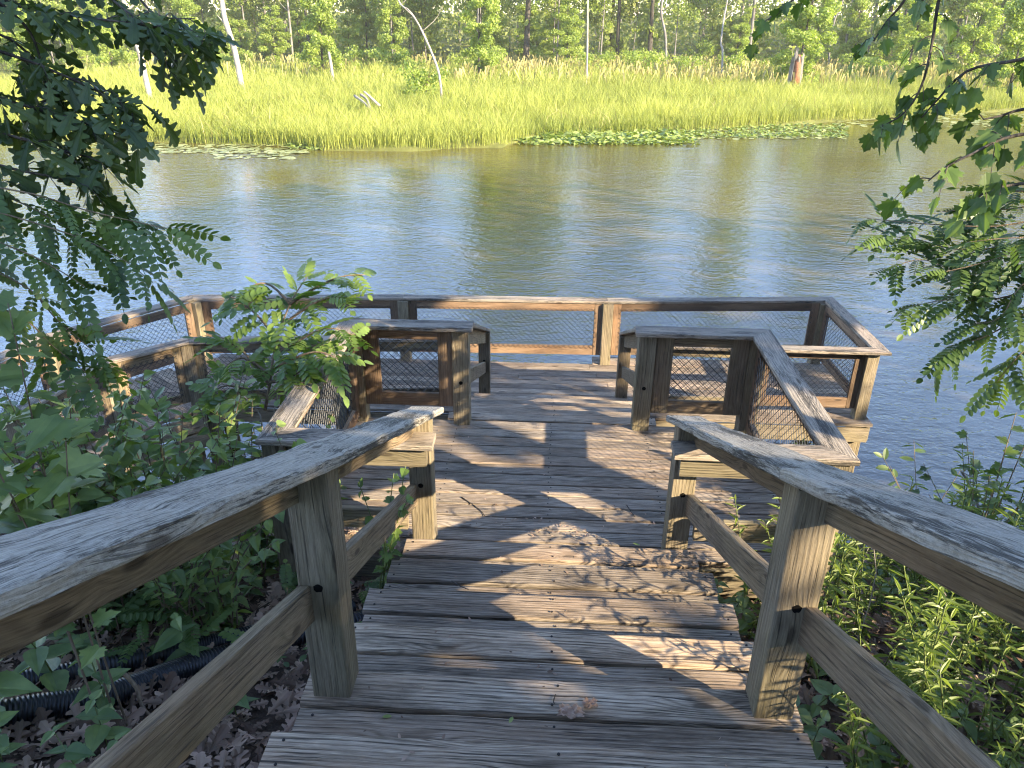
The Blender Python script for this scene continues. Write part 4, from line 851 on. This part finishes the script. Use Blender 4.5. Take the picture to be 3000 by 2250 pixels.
# waterside growth on the right
shrub_to('shrub', 'dark waterside shrub mirrored in the blue water on the right', 2740, 1400, 6.6, .6, 10, LEAFLET, .12, per_m=12)
shrub_to('shrub', 'waterside shrub with small maple leaves at the right edge', 2930, 1370, 5.6, .5, 10, MAPLE, .09, mats=(B_TWIG, L_MAP), per_m=12)
shrub_to('shrub', 'tall thin shrub with hanging maple leaves at the right edge over water', 3010, 1180, 4.4, .28, 6, MAPLE, .085, mats=(B_TWIG, L_MAP), per_m=9)
shrub_to('shrub', 'sunlit bushy shrub behind the right stair cap by the shore', 2860, 1500, 5.2, .55, 10, OVATE, .09, mats=(B_TWIG, L_GOLD), per_m=14)
T2 = thing('dry_plant', 'pale dry stalk rising from the shrubs by the right shore', 'stalk', tuple(ground_at(at_d(2880, 1520, 5.8)))); mb = MB(); tube(mb, PX([(2890, 1590, 5.8), (2865, 1480, 5.8), (2835, 1410, 5.8), (2815, 1380, 5.8)], 8), .012, .008, 6); tube(mb, PX([(2815, 1380, 5.8), (2850, 1400, 5.75), (2890, 1420, 5.7)], 5), .005, .002, 4); mb.build('stem', B_PALE, T2, True)

# ------------------------------------------------------------------ ground plants
def herb(kind, seed):
    random.seed(seed); T = thing({'gold': 'goldenrod_plant', 'herb': 'woodland_herb', 'seedling': 'locust_seedling'}[kind], None, 'plant'); st, lf = MB(), MB()
    if kind == 'gold':
        for s_ in range(random.randint(2, 3)):
            H = random.uniform(.5, .95); lx, ly = random.gauss(0, .14), random.gauss(0, .14); ox, oy = random.gauss(0, .05), random.gauss(0, .05)
            p = smooth_path([(ox, oy, 0), (ox+lx*.4, oy+ly*.4, H*.5), (ox+lx, oy+ly, H)], 8); tube(st, p, .0045, .002, 5)
            N = int(H*44); f = np.linspace(.12, 1, N); k = (f*7.99).astype(int); P = np.array([tuple(p[a].lerp(p[min(a+1, 8)], b*8-a)) for a, b in zip(k, f)])
            a = np.arange(N)*2.4+random.random()*6; upk = np.where(f > .85, .9, .35); scatter(lf, LANCE, P, np.column_stack([np.cos(a), np.sin(a), upk]), np.column_stack([rnd(-.2, .2, N), rnd(-.2, .2, N), np.ones(N)]), rnd(.075, .13, N)*(1.05-.5*f), np.clip(.15+.7*f+rnd(-.2, .2, N), 0, 1))
    elif kind == 'herb':
        for s_ in range(random.randint(1, 3)):
            H = random.uniform(.18, .42); lx, ly = random.gauss(0, .1), random.gauss(0, .1); ox, oy = random.gauss(0, .06), random.gauss(0, .06); p = smooth_path([(ox, oy, 0), (ox+lx*.5, oy+ly*.5, H*.6), (ox+lx, oy+ly, H)], 6); tube(st, p, .0035, .002, 5)
            for i in range(4):
                f = .4+.2*i; q = p[min(6, int(f*6))]; a = i*1.57+random.uniform(-.3, .3)
                for s2 in (0, math.pi): scatter(lf, OVATE, [tuple(q)], [(math.cos(a+s2), math.sin(a+s2), .1)], [(random.gauss(0, .25), random.gauss(0, .25), 1)], random.uniform(.07, .12)*(1.1-.4*(i == 3)))
    else:
        for s_ in range(4):
            a = random.random()*6.28; scatter(lf, LOCUST, [(0, 0, random.uniform(.1, .3))], [(math.cos(a), math.sin(a), .35)], [(0, 0, 1)], random.uniform(.2, .32)); 
        tube(st, [(0, 0, 0), (0, 0, .3)], .004, .002, 5)
    st.build('stem', B_STEM if kind != 'seedling' else B_TWIG, T, True); lf.build('leaves', {'gold': L_GOLD, 'herb': L_HERB, 'seedling': L_LOC}[kind], T); return T
GOLD = [herb('gold', 500+i) for i in range(6)]; HERB = [herb('herb', 600+i) for i in range(6)]; SEED = [herb('seedling', 700+i) for i in range(3)]
random.seed(9)
def strew(protos, n, area, dmin, label, group, smin=.8, smax=1.2, ok=None):
    pts = []; c = 0
    for _ in range(n*40):
        x, y = random.uniform(area[0], area[1]), random.uniform(area[2], area[3])
        if ok and not ok(x, y): continue
        if all((x-a)**2+(y-b)**2 > dmin*dmin for a, b in pts):
            pts.append((x, y)); s_ = random.uniform(smin, smax); place(protos[c % len(protos)], gz(x, y, -.02), random.random()*6.28, s_, s_, label, group); c += 1
            if c == n: break
inview = lambda x, y: abs(x+.05*y) < .74*(y*.9+1.45)+.3
inview2 = lambda x, y: abs(x+.05*y) < .74*(y*.9+1.45)+1.6
okR = lambda x, y: inview2(x, y) and not (y > 3.7 and x < 1.9) and not (x > 2.2 and y > 5.2) and (random.random() < .1 + .9*min(1, max(0, (x-1.1)/.9)))
strew(GOLD, 190, (1.12, 5.8, .9, 7.2), .12, 'leafy upright goldenrod in the dense green patch right of the stairs', 'goldenrod right of the stairs', .6, 1.35, okR)
npipe = lambda x, y: inview2(x, y) and not (y > 3.8 and x > -1.9) and not (abs((y-2.5)-.9*(x+2.1)) < .32) and not (x > -1.7 and y < 2.4 and random.random() < .6)
strew(HERB, 150, (-6.0, -1.05, 1.2, 7.), .15, 'low toothed leaf woodland herb among dry leaves left of the stairs', 'woodland herbs left of the stairs', .7, 1.1, npipe)
for i in range(16):
    x, y = random.uniform(1.5, 3.6), random.uniform(1.8, 4.6); b = gz(x, y); H = random.uniform(.5, 1.0); mb = MB(); tube(mb, smooth_path([b, b+V((random.gauss(0, .06), random.gauss(0, .06), H*.6)), b+V((random.gauss(0, .14), random.gauss(0, .14), H))], 6), .0045, .002, 5)
    tag(mb.build('dry_plant', B_PALE), 'thin dry leafless plant stem standing up among the goldenrod', 'plant', 'dry stems among the goldenrod')
strew(SEED, 12, (-2.3, -1.1, 2.6, 4.0), .2, 'small feathery locust seedling on the litter beside the left stair railing', 'locust seedlings left of the stairs', .8, 1.1)
strew(HERB, 60, (1.0, 4.0, 1.2, 5.2), .22, 'low toothed leaf herb at the edge of the goldenrod patch', 'herbs right of the stairs', .7, 1.1, lambda x, y: not (y > 3.8 and x < 1.9))
for (px, py, z0, s_, lab) in ((60, 2130, .6, 1.6, 'large leaved herb in the bottom left corner, nearest the camera'), (585, 1850, .4, 1.15, 'tall bright herb growing up between the two black pipes'), (330, 2110, .45, 1.1, 'herb with small pale leaves in front of the nearer black pipe'), (120, 1950, .5, 1.4, 'broad leafed herb under the left stair cap near the pipe ends')):
    p = at_z(px, py, z0); place(HERB[random.randint(0, 5)], gz(p.x, p.y, -.02), random.random()*6, s_, s_, lab)
# ------------------------------------------------------------------ litter, twigs, leaves on the boards
N = 15000; x = np.where(RNG.random(N) < .62, -rnd(.75, 6., N), rnd(.75, 5.2, N)); y = rnd(.5, 6.2, N); ok = (np.abs(x+.05*y) < .74*(y*.9+1.45)+1.8); x, y = x[ok], y[ok]; N = len(x)
z = np.array([ground_z(a, b) for a, b in zip(x, y)])+rnd(.0, .06, N); a = rnd(0, 6.28, N); mb = MB()
scatter(mb, OAK, np.column_stack([x, y, z]), np.column_stack([np.cos(a), np.sin(a), rnd(-.5, .5, N)]), np.column_stack([rnd(-.7, .7, N), rnd(-.7, .7, N), np.ones(N)*np.where(RNG.random(N) < .5, 1, -1)]), rnd(.075, .15, N), rnd(0, 1, N)**1.4)
tag(mb.build('leaf_litter', L_DRY), kind='stuff')
mb = MB()
for cx, cy, z0, n, rx, ry, sz in ((-1.25, 4.15, .01, 90, .4, .12, .07), (.1, 4.33, .004, 50, .3, .08, .024), (-.28, 4.42, .003, 26, .28, .05, .025)):
    a = rnd(0, 6.28, n); r = np.sqrt(RNG.random(n)); scatter(mb, LEAFLET if sz < .05 else OAK, np.column_stack([cx+rx*r*np.cos(a), cy+ry*r*np.sin(a), z0+rnd(0, .02, n)]), np.column_stack([np.cos(a*3), np.sin(a*3), rnd(-.3, .3, n)]), np.column_stack([rnd(-.5, .5, n), rnd(-.25, .25, n), np.ones(n)]), rnd(.6, 1.2, n)*sz, rnd(.3, 1, n))
for k in range(12):                                       # grit and leaf scraps on treads, landing and platform
    z0, y0, y1, n, hw = ((RISE*k, 4.41-RUN*k-.33, 4.41-RUN*k-.03, 16, .85) if 0 < k < 8 else ((0, 4.1, 5.9, 150, 1.5) if k == 0 else (PLAT, 8.6, 10.0, 30, 2.5)))
    a = rnd(0, 6.28, n); scatter(mb, LEAFLET, np.column_stack([rnd(-hw, hw, n), rnd(y0, y1, n), np.full(n, z0+.004)]), np.column_stack([np.cos(a), np.sin(a), rnd(-.2, .2, n)]), np.column_stack([rnd(-.5, .5, n), rnd(-.5, .5, n), np.ones(n)]), rnd(.008, .028, n), rnd(0, 1, n))
tag(mb.build('leaf_debris', L_DRY), kind='stuff')
def curled(label, px, py, Z, s_, tint):
    p = at_z(px, py, Z); mb = MB(); v = []; f = []; n = 9
    for i in range(n):
        for j in range(n):
            a, b = i/(n-1)-.5, j/(n-1)-.5; rr = .5*(.8+.35*noise.noise(V((a*5, b*5, px)))); v.append((p.x+a*s_*1.1*rr*2, p.y+b*s_*.75*rr*2, Z+.006+abs(noise.noise(V((a*6+px, b*6, 1))))*s_*.38+s_*.15*(a*a+b*b)))
    f = [(i*n+j, i*n+j+1, (i+1)*n+j+1, (i+1)*n+j) for i in range(n-1) for j in range(n-1) if not ((i in (0, n-2)) and (j in (0, n-2)))]
    mb.add(v, f, None, tint); return tag(mb.build('dead_leaf', L_DRY), label, 'leaf')
curled('large crumpled tan dead leaf lying on a near stair tread', 1672, 2092, RISE*5, .10, .95); curled('small crumpled reddish dead leaf beside the larger one on the tread', 1728, 2066, RISE*5, .06, .6)
def twig(label, pts, Z, r):
    P = [at_z(a, b, Z+.006) for a, b in pts]; mb = MB(); tube(mb, smooth_path(P, 8), r, r*.5, 5); return tag(mb.build('twig', B_DARK, smooth=True), label, 'twig')
twig('crooked brown twig lying on the sunlit landing boards by the left end post', [(1352, 1457), (1385, 1478), (1408, 1496), (1421, 1512)], 0, .005)
twig('short straight twig on the landing boards near the right stair post', [(1836, 1480), (1848, 1497), (1861, 1515)], 0, .004)
twig('thin twig lying across the third stair tread from the landing', [(1323, 1702), (1350, 1718), (1374, 1727)], RISE*3, .004)
twig('short dark twig lying on the pale tread near the left post', [(1628, 2035), (1622, 2052), (1624, 2062)], RISE*5, .003)
p0, p1 = at_z(355, 1965, .50), at_z(458, 2115, .42); mb = MB(); tube(mb, smooth_path([p0, p0.lerp(p1, .4)+V((.01, 0, .02)), p0.lerp(p1, .7)+V((-.015, 0, .0)), p1], 12), .011, .006, 6); tag(mb.build('fallen_stick', B_TWIG, smooth=True), 'knobbly brown stick lying across the nearer black pipe', 'stick')
for (px, py, Z, s_, an, lab) in ((1120, 2100, RISE*5, .035, .2, 'small fresh green leaflet lying on the tread beside the left post'), (1492, 2118, RISE*6, .03, 1.2, 'tiny green leaf scrap on the near treads left of the dead leaf'), (1875, 1598, RISE, .05, 2.6, 'bright yellow green leaf on the lowest sunlit tread by the right post')):
    p = at_z(px, py, Z+.008); mb = MB(); scatter(mb, LEAFLET, [tuple(p)], [(math.cos(an), math.sin(an), .05)], [(0.1, 0, 1)], s_, .9); tag(mb.build('green_leaf', L_GOLD), lab, 'leaf')

# ------------------------------------------------------------------ bank trees right of and behind the camera: they shade the stairs
E1 = V((0, 0, 1)).cross(SUN).normalized(); E1 = E1 if E1.y > 0 else -E1
E2 = SUN.cross(E1).normalized(); E2 = E2 if E2.z > 0 else -E2
def LP(px, py, Z, r): p = at_z(px, py, Z); return (p.x, p.y, p.z, r)
LIT = [LP(1660, 1585, RISE, .10), LP(1770, 1590, RISE, .17), LP(1880, 1600, RISE, .15), LP(1980, 1610, RISE, .12), LP(1700, 1660, RISE*2, .10), LP(1860, 1660, RISE*2, .16), LP(1980, 1680, RISE*2, .14), LP(1860, 1720, RISE*3, .09), LP(2010, 1740, RISE*3, .12), LP(2100, 1790, RISE*3, .1),
    LP(1320, 1430, 0, .16), LP(1400, 1445, 0, .14), LP(1490, 1448, 0, .07), LP(1240, 1440, 0, .3), LP(1345, 1495, 0, .08), LP(1600, 1528, 0, .1), LP(1665, 1540, 0, .07), LP(1720, 1425, 0, .09), LP(1790, 1442, 0, .09), LP(1850, 1520, 0, .11), LP(1790, 1500, 0, .07), LP(1900, 1530, 0, .1),
    LP(1440, 1228, 0, .14), LP(1560, 1235, 0, .17), LP(1620, 1275, 0, .14), LP(1590, 1320, 0, .06), LP(1830, 1290, 0, .16), LP(1900, 1340, 0, .2), LP(1850, 1250, 0, .1),
    (-.75, 4.02, .75, .26), (-.75, 4.02, .25, .2), (-1.15, 3.92, .85, .3), (-1.45, 3.92, .85, .2), (.81, 2.045, 1.5, .2), (.80, 2.045, 1.12, .16), (.80, 2.06, .96, .1), (.81, 4.02, .4, .2), (.81, 4.02, .2, .16), (.85, 4.02, .75, .12), (1.25, 3.92, .84, .22), (1.25, 3.95, .35, .32), (.8, 3.5, 1.3, .2), (.8, 3.1, 1.5, .12),
    (-1.66, 5.8, .55, .42), (-1.66, 5.8, .1, .25), (-1.25, 5.86, .75, .3), (-1.15, 5.86, .22, .28), (-.8, 5.8, .25, .18), (-1.66, 5.2, .9, .25), (-1.66, 4.95, .5, .3),
    (.4, 10.05, -1.0, .35), (-.4, 10.05, -1.0, .4), (-1.0, 10.05, -.35, .35), (.2, 10.1, -.35, .5), (.77, 10.0, -.6, .25), (.77, 10., -1.1, .2), (.2, 10.05, -1.25, .3), (-.3, 9.95, -1.25, .25), (-4.85, 9.7, -.6, .3), (-4.85, 9.7, -.95, .18), (-5.5, 9, -.4, .15), (-6.1, 8.2, -.4, .35), (-4.3, 8.25, -.4, .22), (-4.4, 8.2, -1.2, .25), (-4.9, 7.65, -1.5, .45), (-4.6, 8.0, -1.6, .35), (-5., 7.2, -1.4, .3),
    (3.0, 8.5, -.43, .5), (3.6, 8.5, -.45, .25), (3.85, 9.0, -.33, .25), (3.2, 8.45, -1.35, .45), (2.6, 8.48, -1.1, .4), (3.8, 8.5, -.8, .3), (3.8, 8.5, -1.9, .4), (2.0, 8.45, -1.4, .35), (1.66, 4.5, .9, .2), (1.66, 4.25, .9, .15),
    (-2.2, 5.3, .3, .35), (-2.1, 5.2, -.1, .35), (-1.9, 5.4, .9, .3), (-1.6, 5.2, 1.1, .3), (-2.4, 5.4, -.45, .25),
    LP(1560, 1640, RISE*2, .12), LP(1700, 1720, RISE*3, .16), LP(1900, 1760, RISE*3, .16), LP(1780, 1770, RISE*4, .12), LP(2060, 1830, RISE*4, .14), LP(1940, 1840, RISE*4, .12), LP(2080, 1900, RISE*5, .12), LP(1700, 1600, RISE, .2), LP(1830, 1630, RISE*1.5, .2), LP(1930, 1650, RISE*2, .2), LP(1760, 1690, RISE*2, .15), LP(1900, 1720, RISE*3, .16), LP(1800, 1740, RISE*3, .12), LP(1980, 1800, RISE*3, .12), LP(1300, 1410, 0, .2), LP(1340, 1390, 0, .12), LP(1860, 1480, 0, .12), LP(1930, 1330, 0, .22), LP(1480, 1500, 0, .07), (-.8, 5.8, .5, .2), (1.3, 3.9, .6, .2), (.83, 3.0, 1.55, .16),
    LP(2008, 2026, RISE*5, .09), LP(2060, 2050, RISE*5, .07), LP(1950, 2030, RISE*5, .06), LP(2140, 2115, RISE*5, .08), LP(2150, 2150, RISE*5, .06), LP(2385, 2190, RISE*6, .05), LP(2380, 2170, RISE*6, .04), LP(2100, 1950, RISE*4, .08), LP(2060, 1940, RISE*4, .06)]
for k in range(46):
    LIT.append((random.uniform(1.1, 4.6), random.uniform(1.2, 6.6), random.uniform(-.2, .9), random.uniform(.1, .32)))
LA = np.array([(V(q[:3]).dot(E1), V(q[:3]).dot(E2), q[3]*1.35) for q in LIT])
def bank_crown(mb, n, a0, a1, b0, b1, t0, t1, size, fade=False):
    a = rnd(a0, a1, n); b = rnd(b0, b1, n); t = rnd(t0, t1, n); P = a[:, None]*np.array(E1)+b[:, None]*np.array(E2)+t[:, None]*np.array(SUN)
    d = np.sqrt((a[:, None]-LA[:, 0])**2+(b[:, None]-LA[:, 1])**2)/LA[:, 2]; m = d.min(1)
    j = np.array([noise.noise(V((p, q, 2))) for p, q in zip(a*3.5, b*3.5)])
    ok = (m+.45*j > 1.12) | (RNG.random(n) < .018)  # unseen crown shaped for the light: leaves left out over the LIT spots
    if fade: ok &= RNG.random(n) < np.clip(1-(a-a0)/(a1-a0)+.5*np.array([noise.noise(V((p*.5, q*.5, 4))) for p, q in zip(a, b)]), 0, 1)**1.3
    gz_ = np.array([ground_z(p[0], p[1]) for p in P]); ok &= P[:, 2] > gz_+.1
    P = P[ok]; N = len(P); scatter(mb, MAPLE, P, rdirs(N), rdirs(N)+np.array([.5, -.3, .4]), size*rnd(.7, 1.3, N))
random.seed(21)
for i, (a0, a1, t0, t1, n, lab) in enumerate(((-5.5, -.2, 9, 15, 6500, 'bank tree behind the stairs, outside the view'), (-.8, 4.2, 10, 16, 8500, 'bank tree shading the upper stairs, outside the view'), (3.8, 8.4, 11, 17, 8500, 'bank tree shading the landing, outside the view'), (8., 12.5, 14, 20, 7500, 'bank tree shading the platform, outside the view'), (11.5, 25., 20, 34, 6500, 'bank tree shading the near water, outside the view'))):
    am, tm = (a0+a1)/2, (t0+t1)/2+1.5; c = E1*am+SUN*tm; base = ground_at(c); base.z = max(base.z, -1.9)
    T = thing('bank_tree', lab, 'tree', tuple(base), 'shade trees on the near bank'); wd, lf = MB(), MB()
    tube(wd, smooth_path([base+V((0, 0, -.3)), base+V((.2, .1, 3)), base+V((.1, .3, 7)), base+V((.3, 0, 12))], 12), .2, .06, 8)
    for k in range(9):
        z = 2.5+k; ang = k*2.3; tube(wd, smooth_path([base+V((.1, .1, z)), base+V((math.cos(ang)*1.2, math.sin(ang)*1.2, z+.5)), base+V((math.cos(ang)*2.4, math.sin(ang)*2.4, z+.8))], 6), .05, .015, 5)
    bank_crown(lf, n, a0, a1, -4.0 if i < 4 else -5.5, 7.6 if i < 4 else 7.5, t0, t1, .30 if i < 4 else .5, i == 4)
    wd.build('trunk', B_DARK, T, True); lf.build('crown', L_MAP, T)

# ------------------------------------------------------------------ evening air
mb = MB(); x0, x1, y0, y1, z0, z1 = -310, 310, -60, 345, -4.4, 33
mb.add([(x, y, z) for z in (z0, z1) for y in (y0, y1) for x in (x0, x1)], [(0, 2, 3, 1), (4, 5, 7, 6), (0, 1, 5, 4), (2, 6, 7, 3), (0, 4, 6, 2), (1, 3, 7, 5)])
hm, hn = mat_new('thin_haze'); pv = hn.nodes.new('ShaderNodeVolumePrincipled'); pv.inputs['Color'].default_value = (.97, .95, .80, 1); pv.inputs['Density'].default_value = .00055; pv.inputs['Anisotropy'].default_value = 0.
hn.links.new(pv.outputs[0], hn.nodes.new('ShaderNodeOutputMaterial').inputs['Volume'])
tag(mb.build('haze', hm), kind='stuff')
sc.cycles.volume_bounces = 0
